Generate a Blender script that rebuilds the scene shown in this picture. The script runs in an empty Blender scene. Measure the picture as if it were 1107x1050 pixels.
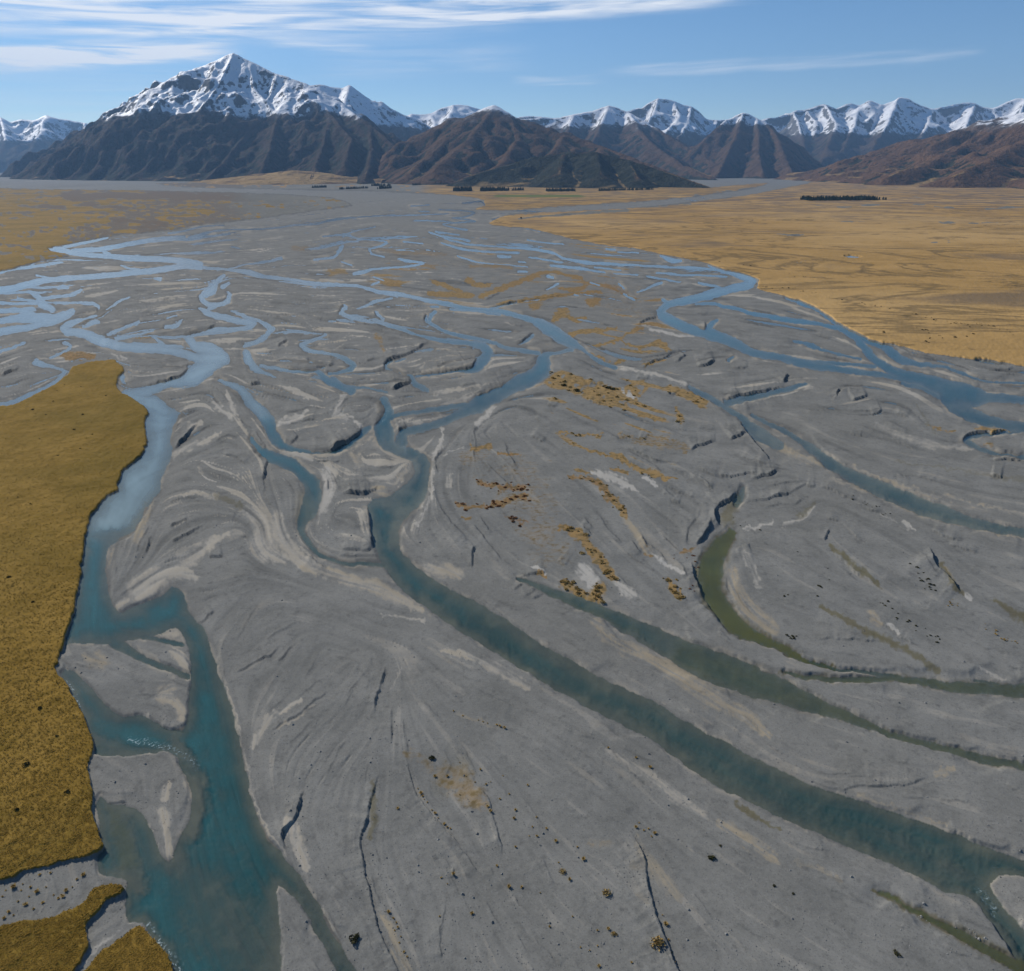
# ---- survey of the river bed: centre lines as x,y,width in survey units (a homography of the flat valley floor) ----
WATER = """
199,257,5 170,259,5 144,263,5 123,267,5 108,270,5 79,271,4
116,257,2 94,262,3 72,266,4 54,268,6 76,273,6 94,276,5 116,277,5 137,279,6 163,280,6 181,281,6 200,283,7 216,286,8 217,289,6 197,288,5 172,292,6 144,295,6 116,298,6 87,300,6 54,303,6 32,307,7 14,312,8 0,314,8 -150,325,8
-40,300,4 -2,295,4 11,291,4 32,289,3 47,287,3 58,285,3 67,284,2
32,289,2 36,285,3 41,282,2
108,269,3 117,275,4
-150,385,7 0,359,7 18,356,7 36,353,7 54,347,10 72,341,9 79,336,4
-100,355,6 0,348,6 22,344,9 45,344,11 63,345,8
-60,340,4 0,337,4 18,335,6 36,342,9
32,315,3 41,321,6 45,328,8 56,335,7
43,323,4 63,321,3 78,319,4 88,314,3
-60,324,3 0,327,3 22,328,3 41,327,4
-60,335,4 0,336,5 18,336,5 36,334,5
60,328,3 81,328,3 101,328,4 107,332,5 106,338,3
20,322,1.5 32,325,2
63,312,3 68,310,5 74,311,3
39,298,2 47,299.6,2 58,300.5,2
130,287,1.5 141,290.6,2 150,291.5,2
168,301,3 174,302,5
139,322,2 126,328,2.5 116,335,5 101,343,6 78,350,7 67,355,6 72,359,8 90,361,10 112,370,11 126,374,9 144,376,9 172,378,8 200,383,8 216,388,11 229,390,22 240,388,17
240,386,14 229,392,20 222,398,20 211,406,20 198,413,13 180,416,9 172,419,10 154,424,11 137,425,9 154,433,13 166,438,18 174,447,20
144,372,3 172,374,4 195,375.5,3
243,297.7,3 234,304,5 228,315,11 218,321,6 223,328,5 236,330,5 247,326,6 248,319,4 246,316,3
241,310,5 247,306.7,3
216,334,4 219,336,6 227,341,8 243,343.5,7 261,347,7 274,349,6 270,353.5,6 252,356,5 234,357,5 216,359,4 202,362.5,4 207,369,8 211,375,10 225,378,15 236,384,15 241,388,11
234,331,4 225,334,5
250,337,2 267,342.6,3 281,347,4 288,352,6 294,356,6 287,364,5 278,369,5 265,373,5
267,381,7 268,385,9 270,391,9 277,400,6 288,404,4 297,407.7,2
281,396,3 297,398,4 315,400.5,4 343,402,3 350,407,6 361,415,8 380,423,9
353,362.5,2 337,369,3 327,373.4,6 334,379,5 352,381.5,4 368,386,5 376,390,7 382,395,6 380,399.4,5 369,402,3 356,404,3
360,411,8 371,420,8 384,420,3 402,420,2 418,424,3
334,391,4 348,397,4
238,411,4 252,417,7 261,422,8 268,433,12 278,442,13 287,452,14 293,462,12 299,477,10 307,483,7 319,486.6,5 339,488.6,3 357,489,3 367,485.6,6 381,475.7,7 393,467.7,7 400,462.7,5
273,475,6 281,487,10 291,493,12 303,497,13 317,503,12 328,513,14 337,525,17 338,540,17 334,553,15 327,566,10 326,576,7 334,590,6 345,599,5 360,606,4 378,610,4 415,611,4
414,433.5,9 419,446,12 415,458,17 416,470,19 420,481,14 432,487,12 448,492,12
-300,470,6 -100,452,5 0,438,4 18,433,4 36,426,5 51,418,5 61,411,4 70,401,4 60,398,3 45,394,6 38,392,6 40,389,2
54,386,2 70,380.6,2.5 76,374,3 69,371,4
0,381.5,2.5 14.5,375,2.5 27,371,2
116,362.5,3 134,355,3 150,348,3
125,367,4 144,363,3 166,358,1.5
90,353.5,2 105,348,5
179,354,4 190,352.6,5 196,346,2
182,343.5,1.5 191,341,1.5
166,364,2 175,372.5,4
131,402,3 133,408,6 134,413,3
183,252.5,3 198,250,2 220,245,1.5 241,244,1.2
180,258,2 203,259,3 225,256,2.5 249,253,2
205,257,3 220,253.4,4 231,250,2.5 249,248.5,1.5 279,248,1.5 297,246.5,2 315,244,2 343,242,2.5 353,239,3 368,236,1.5
216,289.5,3 249,292,2.5 270,295,6 288,299.5,4 306,301,3 334,305,3 352,307.6,4 380,308.5,3 388,309.3,3 406,314.7,4 424,318,5 441,320,4 461,324.5,4 483,329,5 504,333.5,5 531,336,5 540,336.5,6 558,341,6 576,346,7 587,352.5,12 600,360.6,13 612,368,13 621,373,10 630,378,4 641,386,4 652,393,5 666,398.5,4
247,290.5,1.5 267,286,1.5 288,283,2.5 305,279,3
251,267,2 258,268.4,1.5
341,281,2 357,279,2.5 364,276,2 368,269,4 370,266,3
371,254,4 378,254,3
370,283,2 380,287,2
370,236,1.5 397,234.3,1.5 424,233,1.5 451,232.5,1.5 486,231,1.5
444,223,1.5 464,221.7,1.2
453,228.5,1.5 464,229,1.5
500,220,2 520,218,2 525,222,1.5
475,226.7,1.5 500,228,2 513,230,2.5 504,234.3,2 489,236,2
489,236,2 514,239,2 500,240.6,2.5 478,242.5,1.5 493,247,2 504,248.4,2.5
532,238,1.5 540,235,1.5
464,251.5,2 475,255,2 486,259.6,2 496,262,2 514,265,2 533,266,2 551,268,2 570,269,2.5 583,270.6,3 600,274,3 607,279,2.5 632,284,4 659,285.4,3 686,287,2.5 718,289,2.5 747,290,3 772,292,3 789,294.7,5 804,298.5,9 813,304,10 806,310,9 785,313.6,9 766,319,10 743,325,8 724,329,7 714,335.5,8 718,342,10 732,349.7,11 751,357,11 772,363,12 792,370.6,12 811,380,9 834,385,8 861,391.4,8 880,394.5,10 890,397,9 913,400,6 939,404,6 964,407,6 984,410.6,7 1000,415.5,7
471,250.6,2 496,254,1.5
478,256,2.5 496,258,2 507,260.5,2
478,263,1.5 493,268,2.5 504,270.5,2.5 514,271.4,2 541,273,2 560,274,2
437,261.4,1.5 457,264,1.2
495,277,1.5 507,281,2 520,284,1.5 542,286,1 570,288.5,1
538,277,2 545,277.7,3.5 552,278,2
370,256,2 381,250.6,1.5 406,245,1.2
350,256,1.5 370,254,2 388,258,1.5 406,259.6,1.5 419,262,2 412,266,2 399,269.6,1.5 402,275,1.5 415,277.7,2
431,279.5,2 439,282,3 448,283,2.5 458,285,2 442,288.5,2 424,289.4,2 406,291,2 388,295,4 383,296,3
404,299.4,1.5 415,303,1.5
410,305,2 402,308.4,2
618,378.7,4 603,381.4,4 593,383,6 588,389.5,14 587,398.5,18 579,406,18 564,413,16 550,419,15 541,424,16 520,436,17 504,444,13 486,453.4,8 468,459.7,9 447,464,8 435,468,9 434,477,12
513,439,8 490,440,6 461,443.4,5 432,448,6 421,453,8
540,374,4 554,378,4 572,380.5,5 583,382,4
560,372,2 571,368,3 576,362.4,3
373,331.7,5 368,338,5 378,342.5,5 396,347,4 412,349.7,3 438,358,5 461,365,5 483,368.7,5 504,370.5,5 522,375,9 528,381.4,11 522,389.5,13 515,398,9 497,400.3,3 477,403,3 450,407.6,3
423,322.3,2 405,326.3,2.5 387,333.5,2
408,338,3 413,345,4
470,338,4 465,344.3,3 463,349,3 472,353.4,4 486,360.6,4 501,364,4 523,368,4 541,373,3
460,342.5,3 461,348,2
423,391,3 417,395,3 417,399,3 434,404,3 445,408.5,4 448,415,6 461,422,4
438,387.7,1.5 428,391,1.5
486,334.4,2 515,337,2 541,340.7,2
467,331.7,2 474,332,2
531,333.5,3 540,331,2 558,327,1.5
571,278,1.5 596,282,2 608,284,1.5
596,287,2 621,289.5,3.5 638,292,2 654,294.4,2
643,289.5,1.5 672,292,1.5
665,296,1.2 690,297.3,1.2
711,295,2 733,297,2 766,298.5,2 785,299.4,2
699,298.6,2 717,302,2 735,305,1.5
670,306.7,2 675,312,1.5
674,318.5,2 686,324.4,2.5
690,316,1.5 704,309.4,2 715,306.5,3
638,305,1.2 648,308.5,2
592,298.6,3 598,300.4,3
603,306.7,2.5 591,313,2
621,319,1.5 625,320,1.5
560,294,2 569,294,2
560,283,1.5 567,284,1.5
569,247,1.5 592,251.6,1.2
571,259,1.5 587,262.5,1.5 609,264,1.5
656,269,2 665,270,1.5
668,272.4,1 690,273.5,1.5
715,276.6,2.5 726,282,5 736,282,3
767,287,2 775,292,3
756,306,3 771,310,3 782,312,3
718,325,4 722,328,4
776,346,2 772,348,4 768,353.5,7 767,358,6
793,385.7,3 789,390,4
752,329,2 772,329,4 796,334.5,4 819,340,5 842,344,5 865,348,5 889,351,4 906,355,5 917,359.6,7 929,369.4,9 941,385,9 955,395,9 974,403.7,10 996,410.6,13 1017,418.4,17 1037,426,26 1052,429,22 1066,430,11 1086,431,9 1107,433,8 1250,442,8
1025,428,18 1033,436,19 1043,444,17 1058,452,15 1076,457.6,12 1096,460.6,12 1107,462.5,12 1250,480,12
851,322,4 870,329,5 887,336.4,5 900,346,6 914,354,6 929,363.5,6 949,372,8 964,381,9 976,390,8 1000,394,4 1023,398,3 1039,402.7,3 1053,409.6,2 1066,413.5,2 1107,414,2 1200,417,2
880,391,4 919,394,4 947,397,3
857,368.7,2 872,372.5,4 887,377,3 913,384,2 931,388,2
976,414.5,4 1000,422,5 1015,430,5
1150,466,2 1098,468,2 1066,469,3 1053,471.4,5 1044,477,6 1057,484,5 1078,490,4 1107,495,5 1250,505,5
745,418,5 760,426,6 777,435.5,6 789,444,7 802,453.6,9 813,464,14 827,474,14 842,481,10
872,416.6,3 857,419.4,5 838,424,5 819,428,5 800,432.7,7 785,435.5,7
813,449,4 830,458,5 848,466,5 865,477,6 880,489,9 901,503,11 922,515.6,13 943,526,16 964,534.5,18 985,543,18 1006,551,17 1027,558.6,15 1048,565,12 1069,569,11 1090,573,10 1107,576.4,10 1250,600,10
560,625,4 587,637,8 620,650,11 654,664,14 687,680,20 721,697,25 740,708,30 775,722,34 815,737,32 850,751,26 890,766,15 930,781,8 960,793,6 1011,807,8 1054,818,8 1107,829,8 1250,850,8
850,728,2 864,731.7,4 897,735,5 937,736,7 971,733.3,5 1004,738.4,8 1038,743.4,11 1107,746.7,13 1250,752,13
904,724,2 921,726,3 964,731,4 1000,735,4
1054,736,3 1080,740,3
804,528,4 802,538,7 797,545,7
775,598,20 770,610,26 768,629,25 771,645,24 779,658,22 790,671,20 804,683,16 823,690.5,11 842,698,8 870,714,5 904,724,3
790,575,8 781,587,16 775,598,20
144,687,5 170,692,5 197,698,5
125,695,14 145,707,9 165,717,7 190,726,6 204,731,6
915,277.5,2 922,278,3 930,278.5,2
300,470,5 306,482,7
951,964,4 991,987,6 1031,1007,9 1068,1028,11 1100,1046,12 1180,1085,14
"""
# big reaches of water as outlines: depth, ramp | outline
WPOLY = """
2.0,16|161,441 160,446 155,457 159,477 152,492 134,505 126,520 127,529 110,540 97,560 90,584 88,607 82,640 77,667 68,684 66,700 74,694 110,697 130,694 160,689 175,684 192,679 201,694 207,717 207,741 203,760 201,784 187,789 174,784 150,774 127,774 110,757 90,737 82,727 72,722 66,728 70,737 84,760 95,783 100,807 103,815 124,818 150,817 177,813 191,820 201,840 207,867 202,890 190,917 182,932 174,927 163,897 153,880 137,871 117,870 109,862 104,870 108,888 106,927 108,944 130,950 138,955 136,977 140,997 154,997 167,1017 182,1034 187,1050 230,1150 310,1150 303,1050 302,997 299,964 302,957 321,974 341,1007 364,1050 390,1095 410,1090 385,1050 370,1025 347,981 324,947 307,927 287,900 274,870 266,834 259,800 250,763 242,744 235,721 227,697 217,677 203,661 200,643 186,634 174,644 144,657 127,661 118,647 114,617 119,590 139,582 150,567 161,545 173,531 175,517 185,493 187,470 196,447 175,440
1.7,13|398,545 402,574 407,600 420,620 437,640 470,664 504,687 537,707 577,732 617,755 654,774 704,800 738,824 770,847 804,864 847,885 897,907 944,927 984,944 1021,964 1047,969 1064,987 1085,1017 1101,1042 1130,1085 1165,1065 1107,1007 1081,977 1071,957 1081,948 1107,949 1180,990 1260,1000 1200,965 1107,930 1058,914 1021,897 977,882 937,870 907,859 871,847 837,830 804,814 784,802 737,779 714,761 681,747 657,737 617,714 577,691 537,664 497,642 464,624 444,607 432,587 434,567 453,550 463,527 466,511 467,497 458,490 448,488 445,498 448,510 440,524 425,534 405,540
"""
# shallow shoals: makes the water above shallower: amount 0..1
SHOAL = """
0.8|804,528,14 790,560,24 781,587,30 770,610,38 768,629,36 771,645,34 779,658,32 790,671,28 804,683,24 823,690,18 842,698,14 870,714,10
0.6|721,697,34 740,708,44 775,722,46 815,737,46 850,751,38 890,766,26 930,781,16 960,793,12 1011,807,12 1107,829,14
0.55|864,732,10 937,736,12 1004,738,14 1107,747,20
0.6|951,964,10 991,987,16 1031,1007,18 1068,1028,20 1100,1046,22
1|210,850,30 212,870,26 205,900,20
0.9|128,884,34 135,910,36 140,935,34 150,960,20
0.75|192,930,20 215,960,60 235,990,80 262,1020,80 280,1060,70
0.6|330,960,14 350,995,12 370,1040,12
0.8|188,800,12 212,830,16 222,860,14
0.7|140,690,26 165,706,14 200,735,10
0.75|110,580,18 135,577,14 160,548,10
0.8|420,545,18 433,556,20 428,574,16 424,590,10
0.7|418,482,16 432,490,18 448,505,16
0.45|700,790,30 760,825,40 850,860,34 930,900,34 1000,930,40 1060,945,40
0.5|600,722,24 660,760,24 720,800,24
0.5|510,665,14 590,710,20 690,757,16
0.55|130,810,20 105,800,10
0.7|330,530,12 338,550,14 330,570,12
0.75|815,468,16 845,482,16 870,492,10
0.6|940,536,10 985,552,10 1040,568,8 1107,582,6
0.5|890,516,8 930,528,8
0.75|640,672,10 690,694,14 740,722,16 800,748,14 860,764,10
0.6|775,606,12 760,620,8 762,640,8
0.7|1035,438,14 1050,440,12
0.8|957,388,6 972,398,5
0.5|290,462,10 296,474,12
"""
# scarps: height m, decay px | points; the high ground lies on the left of travel
SCARP = """
0.9,14|421,422 432,419 445,414
0.9,16|414,399 418,392 440,383 463,371
0.9,14|450,407.6 477,403 504,399 512,396.7 514,386
0.9,14|517,429 533,422 548,415.7
1.0,16|360,487 385,471 390,464
1.0,16|405,461 417,449 416,441 411,432
0.8,12|430,466 440,463
0.8,14|371,535 405,531 407,526
1.1,18|402,595 400,560 398,548
0.8,12|370,594 402,595
1.0,16|510,614 509,600 514,592
0.4,30|510,590 497,574 477,550 470,530
1.0,14|785,432 808,427 830,422 848,418
0.9,12|847,414 851,405
0.9,12|754,398.5 766,394 774,390
1.0,14|789,477 796,472 808,468
0.7,14|832,500 808,468 796,454
0.7,12|747,487 753,483 774,480
1.1,16|779,568 774,562 772,555 783,544 796,534
1.0,16|752,591 758,584 770,568
1.2,18|779,675 766,656 754,633 750,622 748,610
0.9,10|811,518 827,516 844,510
0.9,10|892,587 897,574
1.1,16|1039,641 1027,627 1014,614 1007,601 1003,594
0.5,10|880,692 911,693 953,695
0.9,22|403,774 409,750 417,722
1.0,26|436,1070 430,1050 410,1008 403,977 393,931 390,912 395,894 400,870 410,837 409,832
0.4,18|425,807 424,780 425,767
1.0,26|740,1075 731,1048 721,1021 708,987 699,947 697,927 681,900
0.7,20|542,925 542,917 534,890 527,864 517,850
0.6,20|522,952 504,924 484,900 460,874 447,850 440,820
0.4,18|600,957 584,927
0.5,10|493,951 492,940
0.5,14|476,1040 475,1021 480,1002
0.3,22|711,867 691,844 657,810 637,797 604,782 557,765 514,753
1.2,20|306,922 307,904 321,880 329,857
0.7,12|291,793 320,774 354,750
0.7,12|117,870 137,867
0.7,10|175,785 200,792
0.8,10|217,675 231,662
0.7,10|187,587 200,580 219,569
0.7,12|157,600 164,580
0.8,12|188,486 206,468 214,460
0.8,14|287,535 285,513 289,499 282,488 275,478
0.7,8|227,605 241,603
0.7,10|256,728 271,721 304,701
0.6,8|300,716 318,700
1.0,12|335,488.6 355,489 371,481 389,468 390,460
0.8,10|313,481 323,472
0.8,10|371,535 399,533
0.9,10|180,413 193,408 202,400 203,393
0.9,10|198,363 220,358 234,352
0.9,10|364,339 373,331
0.8,8|270,418 281,414
0.8,8|299,376 311,369
0.8,8|339,399 362,395
0.8,8|310,399 343,402
0.9,10|79,354 101,346 125,332
0.9,8|159,418 182,412
0.7,8|0,407 23,398
0.9,8|921,434 937,428
0.9,8|941,449 953,443
0.9,8|904,430 906,422
0.9,8|691,352 696,347 710,343
0.9,8|763,357 763,348
0.9,8|732,393 741,385
0.9,8|558,373 565,369 574,361
0.8,6|540,330 567,325 612,320
0.8,6|695,399 704,392 728,382
0.9,8|458,346 461,340
0.8,6|407,343 406,337
0.8,6|524,324.5 541,317
0.8,6|530,333 557,327
0.7,6|288,282 304,277
0.6,6|160,329 139,322
0.6,8|845,427 800,438
0.6,8|745,514 752,521 770,530
0.5,8|770,530 757,520 745,514
0.9,8|1041,480 1044,472 1056,468 1090,466
0.5,10|806,545 830,540 850,538
0.5,10|812,588 795,592
0.6,12|900,600 920,616 945,634
0.6,14|940,664 960,682 990,702
0.6,10|560,625 575,622 590,620
0.5,10|556,640 566,632
0.5,10|566,645 578,637
0.5,10|574,648 588,642
0.6,14|907,858 930,851 975,851 1005,843
"""
# dry pale silt, plus lit bank edges and gullies painted pale: strength, tan 0..1 | x,y,w ...
SILT_AND_LIT = """
0.8,0.2|475,462,4 477,473,4 472,488,6 466,500,5 468,518,5 466,533,5 460,555,5 450,570,4
0.6,0.1|474,495,2 508,482,2
0.6,0.1|515,459,8 533,442,6
0.7,0.3|483,526,9 486,517,5
0.8,0.2|376,421,14 369,435,8 365,450,12 380,453,5 389,461,5
0.6,0.5|380,491,10 387,504,12
0.6,0.4|432,518,8 438,508,5
0.6,0.2|363,526,6
0.7,0.7|403,529,8 419,535,8
0.8,0.6|330,612,10 370,627,14 410,637,16 437,651,12 457,661,6
0.8,0.6|460,614,10 480,617,14 497,622,10
0.7,0.3|413,666,3 460,671,4
0.8,0.5|480,704,5 510,711,8 550,731,12 572,745,7
0.5,0.2|423,747,4 435,724,3
0.7,0.8|640,672,10 661,694,14 691,708,18 724,724,24 755,745,30 785,765,22 810,778,16 830,798,7
1.0,0.1|577,614,4 590,623,3
0.9,0.1|628,617,16 640,630,14 644,640,8
0.9,0.2|664,630,8 675,640,12 684,646,8
0.9,0.15|641,511,5 663,519,9 687,531,6
0.9,0.1|693,519,3 709,525,4
0.7,0.9|671,553,8 691,584,10 704,600,6
0.9,0.1|704,600,4 720,612,4 737,621,4
0.6,0.2|807,600,12 813,615,10 820,635,6
0.7,0.8|790,620,14 797,647,24 812,665,24 832,683,20
0.7,0.2|847,570,5 865,562,5 880,550,4
0.8,0.2|804,573,4 834,567,3
0.7,0.8|940,662,8 948,674,11
0.9,0.1|958,678,4 969,686,5
0.7,0.9|1022,617,8 1030,630,10
0.9,0.1|1042,643,4 1051,650,4
0.8,0.2|977,567,5 988,575,4
0.7,0.2|951,557,3 968,566,3
0.6,0.2|1060,722,4 1085,736,4
0.7,0.6|900,518,8 931,530,5 971,549,4 1021,564,4 1071,574,4 1107,583,4
0.6,0.5|920,505,4 937,513,4 988,530,6 1038,543,6 1071,550,5 1107,556,5
0.7,0.8|842,484,14 861,493,12 880,502,10 900,508,8
0.5,0.2|945,460,4 968,469,9 1000,480,9 1023,484,7 1050,487,4
0.8,0.4|207,463,12 217,458,6
0.8,0.4|190,492,8 200,486,10 221,477,7 238,468,4
0.8,0.4|200,608,18 207,605,18 230,587,12 247,578,6
0.8,0.4|150,640,26 170,627,22 190,620,14 214,627,8
0.7,0.4|134,650,10 125,655,8
0.6,0.6|124,596,8 120,612,5
0.6,0.6|147,584,14 164,545,6
0.8,0.4|264,550,10 285,567,18 283,587,26 291,600,20 310,606,10
0.7,0.4|234,537,7 210,533,5 190,538,3
0.5,0.3|220,513,4 215,505,4
0.8,0.4|301,560,12 304,580,16 321,604,14 351,620,10 370,627,8
0.9,0.2|348,545,18 357,527,16 352,510,10
0.8,0.3|305,494,12 318,490,14 334,495,8
0.7,0.3|354,503,12 362,514,10
0.9,0.3|301,460,6 321,453,9 330,446,5
0.6,0.6|187,647,16 180,660,10
0.7,0.4|165,686,6 190,686,10
0.8,0.5|188,705,12 197,714,12 202,724,10
0.7,0.5|187,741,16 174,753,16 191,760,12 196,778,10
0.6,0.7|110,715,20 95,712,14
0.8,0.4|157,776,8 140,776,5
0.6,0.4|167,797,5 155,795,4
0.8,0.5|177,880,12 181,905,10 182,925,8
0.8,0.5|182,850,10 178,865,8
0.8,0.3|158,893,4 166,910,4 172,925,4
0.7,0.4|123,920,4 116,900,5 110,887,5
0.7,0.5|200,840,8 205,860,8
0.9,0.5|274,807,6 279,793,10 291,777,8 327,757,4
0.6,0.4|300,790,5 340,763,4
0.9,0.5|313,890,12 317,900,14 324,920,14 331,940,8
0.7,0.4|244,740,3 252,763,3 262,800,3 268,832,3 276,868,3 290,900,3 309,925,3
0.6,0.1|80,1050,9 110,1021,6 134,1007,4
0.5,0.9|688,905,8 695,922,14 712,944,18 732,970,14
0.6,0.7|412,990,6 420,1000,8 430,1031,12 440,1050,14
0.6,0.3|657,814,10 697,837,14 731,862,12 760,880,8
0.7,0.9|780,890,12 805,908,14 826,921,16 840,932,8
0.5,0.9|860,932,8 885,942,8 911,954,5
0.6,0.7|1012,838,8 1030,833,6
0.5,0.9|930,863,7 977,877,4 1024,892,3
0.4,0.9|497,773,8 537,787,6
0.35,0.9|640,912,13 660,912,13
0.35,0.9|686,937,10 696,937,10
0.3,0.9|690,974,10 698,974,10
0.7,0.2|700,401,4 728,411,4 745,418,4
0.7,0.2|668,398,3 690,402,4 712,406,4
0.8,0.1|694,352,3 709,358,4 728,362,4 751,364,3
0.6,0.4|296,388,3 319,389,3 334,391,3
0.7,0.2|124,383,3 134,390,4
0.9,0.1|672,425,8 680,427,14 684,431,8
0.6,0.3|195,418,3 150,422,4
0.6,0.4|180,395,3 205,399,2
0.7,0.3|205,364,4 222,363,4
0.7,0.3|240,371,5 255,370,4
0.6,0.3|256,360,3 276,361,3
0.6,0.3|308,356,3 316,357,3
0.7,0.4|308,375,4 312,371,4
0.6,0.3|332,349,1.5 340,357,1.5 355,361,1.5
0.6,0.3|362,378,2 372,373,2
0.8,0.3|232,432,6 240,445,7 250,452,6
0.8,0.3|245,424,5 252,440,6 258,455,5
0.8,0.3|312,420,3 330,428,4 336,432,3
0.6,0.4|390,418,4 412,414,3
0.6,0.4|455,400,4 460,392,3
0.6,0.4|478,400,3 480,390,2
0.6,0.3|470,425,6 500,421,4 540,414,2
0.7,0.3|445,457,4 470,452,4 488,447,3
0.5,0.3|196,309,2 225,308,2
0.6,0.2|335,319,2 362,321,2
0.6,0.2|105,290,3 108,293,3
0.5,0.2|20,300,2 40,301,2
0.6,0.3|110,349,2 128,347,2
0.5,0.3|125,351,2 135,348,2
0.5,0.3|148,338,1.5 172,331,1.5 190,328,1.5
0.4,0.5|580,380,10 596,374,8
0.6,0.3|547,350,2 558,352,2
0.5,0.3|441,345,3 450,342,2
"""
# dark olive / brown old wetted floors: strength | x,y,w
OLIVE = """
0.7|887,657,5 937,684,8 977,704,8 1014,727,7
0.7|897,593,5 924,614,7 951,634,5
0.7|1075,650,7 1107,670,12 1200,720,12
0.7|1018,612,7 1030,632,8 1042,645,5
0.7|795,868,5 812,880,6 844,898,4
0.8|945,962,6 991,987,12 1031,1008,16 1068,1028,18 1107,1050,18
0.55|740,708,32 775,722,36 815,737,36 850,751,28 890,766,17 930,781,10 960,793,7 1011,807,9 1054,818,9 1107,829,9 1250,850,9
0.6|840,728,4 897,735,8 937,736,9 971,733,7 1004,738,10 1038,743,13 1107,747,15 1250,752,15
1.0|790,575,9 781,587,18 773,601,26 768,614,28 768,629,26 771,645,26 779,658,24 790,671,22 804,683,18 823,690,13 842,698,10 870,714,6 904,724,4
0.6|800,535,8 790,550,16 787,560,18
0.5|862,560,8 880,546,7
0.5|234,537,6 250,541,8 262,548,8
0.4|590,640,6 640,661,8 690,682,10
0.5|123,880,14 130,900,24 138,930,24
0.4|330,540,20 328,560,18
0.4|968,500,2 1010,505,4 1060,515,5 1107,520,5
0.4|990,436,3 1010,470,3
0.6|404,845,6 404,880,8 402,905,8
0.3|500,830,30 480,850,30
"""
# ochre scrub and dead grass on the bars: strength, rust | x,y,w
VEG = """
0.8,0|721,420,7.5 747,428,11.2 760,438,11.2
0.8,0|731,444,6.25 737,454,8.75
0.8,0|691,450,3.75 719,455,3.75
0.8,0|606,469,2.5 649,472,3.12
0.45,0|669,471,5 699,479,7.5 739,487,7.5
0.45,0|700,474,5 719,477,6.25 745,485,5
0.8,0|615,481,2.5 635,487,3.75 667,494,5 679,503,5 699,511,6.25 731,521,3.75
0.8,0.2|659,507,3.75 677,513,3.75
0.7,0|623,509,2.5 640,514,2.5
0.7,0.4|615,514,3.75 639,521,5 653,529,8.75 659,540,8.75
0.7,0.4|540,491,3.75 560,494,3.75
0.7,0.5|494,547,5 520,549,5 544,544,7.5 567,537,6.25
0.7,0.6|517,522,3.75 547,529,6.25 567,530,5
0.8,0|510,484,5 530,483,6.25
0.7,0.2|544,492,3.75 556,493,3.75
0.7,0.2|500,560,3.75 510,561,3.75
0.6,0.8|548,560,3.75 570,566,3.75
0.9,0.1|604,570,5 624,577,10 637,594,11.2 651,610,11.2 664,627,7.5
0.8,0.1|646,520,3.75 652,529,5 667,547,7.5 676,557,5
0.8,0|640,650,12.5 648,638,15
0.7,0|610,632,8.75 622,642,10 632,648,7.5
0.8,0.3|582,620,5 590,625,3.75
0.6,0.3|697,597,5 704,603,3.75
0.9,0|722,628,5 728,636,7.5 734,645,7.5
0.5,0.3|700,590,3.75
0.9,0.1|417,305,8.5 433,308,6.8
0.9,0|468,304,3.4 482,309,5.1 496,315,5.1
0.8,0|464,318,5.1 490,319,6.8 510,320,5.1
0.9,0|507,303,6.8 514,308,5.1 532,309,3.4
0.9,0|520,321,5.1 543,312,5.1 558,306,5.1 570,301,5.1 578,299,5.1 592,294,3.4 628,301,3.4
0.9,0|540,329,3.4 560,326,3.4 578,324,5.1 610,319,3.4 632,317,2.55 650,316,3.4
0.8,0|605,312,3.4 623,314,5.1 632,310,5.1
0.7,0.2|576,332,8.5 582,329,8.5
0.8,0|639,328,8.5 647,326,6.8
0.8,0|604,338,6.8 613,336,5.1
0.4,0.5|654,310,10.2 677,315,8.5
0.9,0|598,346,6.8 609,340,6.8 621,346,5.1 634,344,3.4
0.9,0|618,362,5 630,359,5 648,358,3.12 665,355,2.5
0.7,0.2|637,326,6.8 645,325,6.8
0.8,0|637,375,2.5 656,372,3.12 670,366,3.12 684,359,3.75 694,356,3.75
0.8,0|670,366,2.5 677,372,2.5 694,377,3.75 703,373,5 713,371,7.5 724,380,3.75
0.8,0|697,397,2.5 717,388,3.75
0.8,0|666,393,5 675,389,5
0.8,0.1|641,382,2.5 657,393,2.5
0.8,0.4|67,384,6.25 83,386,8.75 101,386,5
0.7,0|146,366,3.75 163,365,5
0.4,0.3|318,268,6.8 330,269,6.8
0.6,0|357,295,8.5 373,294,6.8
0.4,0.3|401,268,3.4 433,273,6.8 460,274,6.8 482,276,5.1
0.5,0|507,288,3.4 542,288,5.1 555,291,3.4
0.6,0.1|1007,463,3.75 1031,467,2.5
0.7,0.1|1053,465,3.75 1086,465,5 1107,466,3.75 1150,464,3.75
0.5,0.1|1066,480,3.75 1075,482,2.5
0.5,0.4|735,600,3.75 752,594,3.75
0.5,0.1|408,365,7.5 415,380,6.25
0.3,0|430,330,6.8
0.5,0|440,283,3.4 470,290,5.1
0.35,0|440,815,12.5 470,830,25 500,850,37.5 520,870,17.5
0.3,0|640,912,10 660,912,10
0.25,0.2|510,500,37.5 560,520,62.5 580,560,75 600,600,50
0.25,0.3|640,310,51 690,330,51 700,350,37.5
0.2,0.2|430,275,34 520,285,34 560,300,40.8 620,310,51
"""
VEGPOLY = "586,415 606,400 623,406 643,410 663,420 679,414 697,410 701,420 691,432 679,442 659,440 635,433 615,425 596,421"
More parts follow.
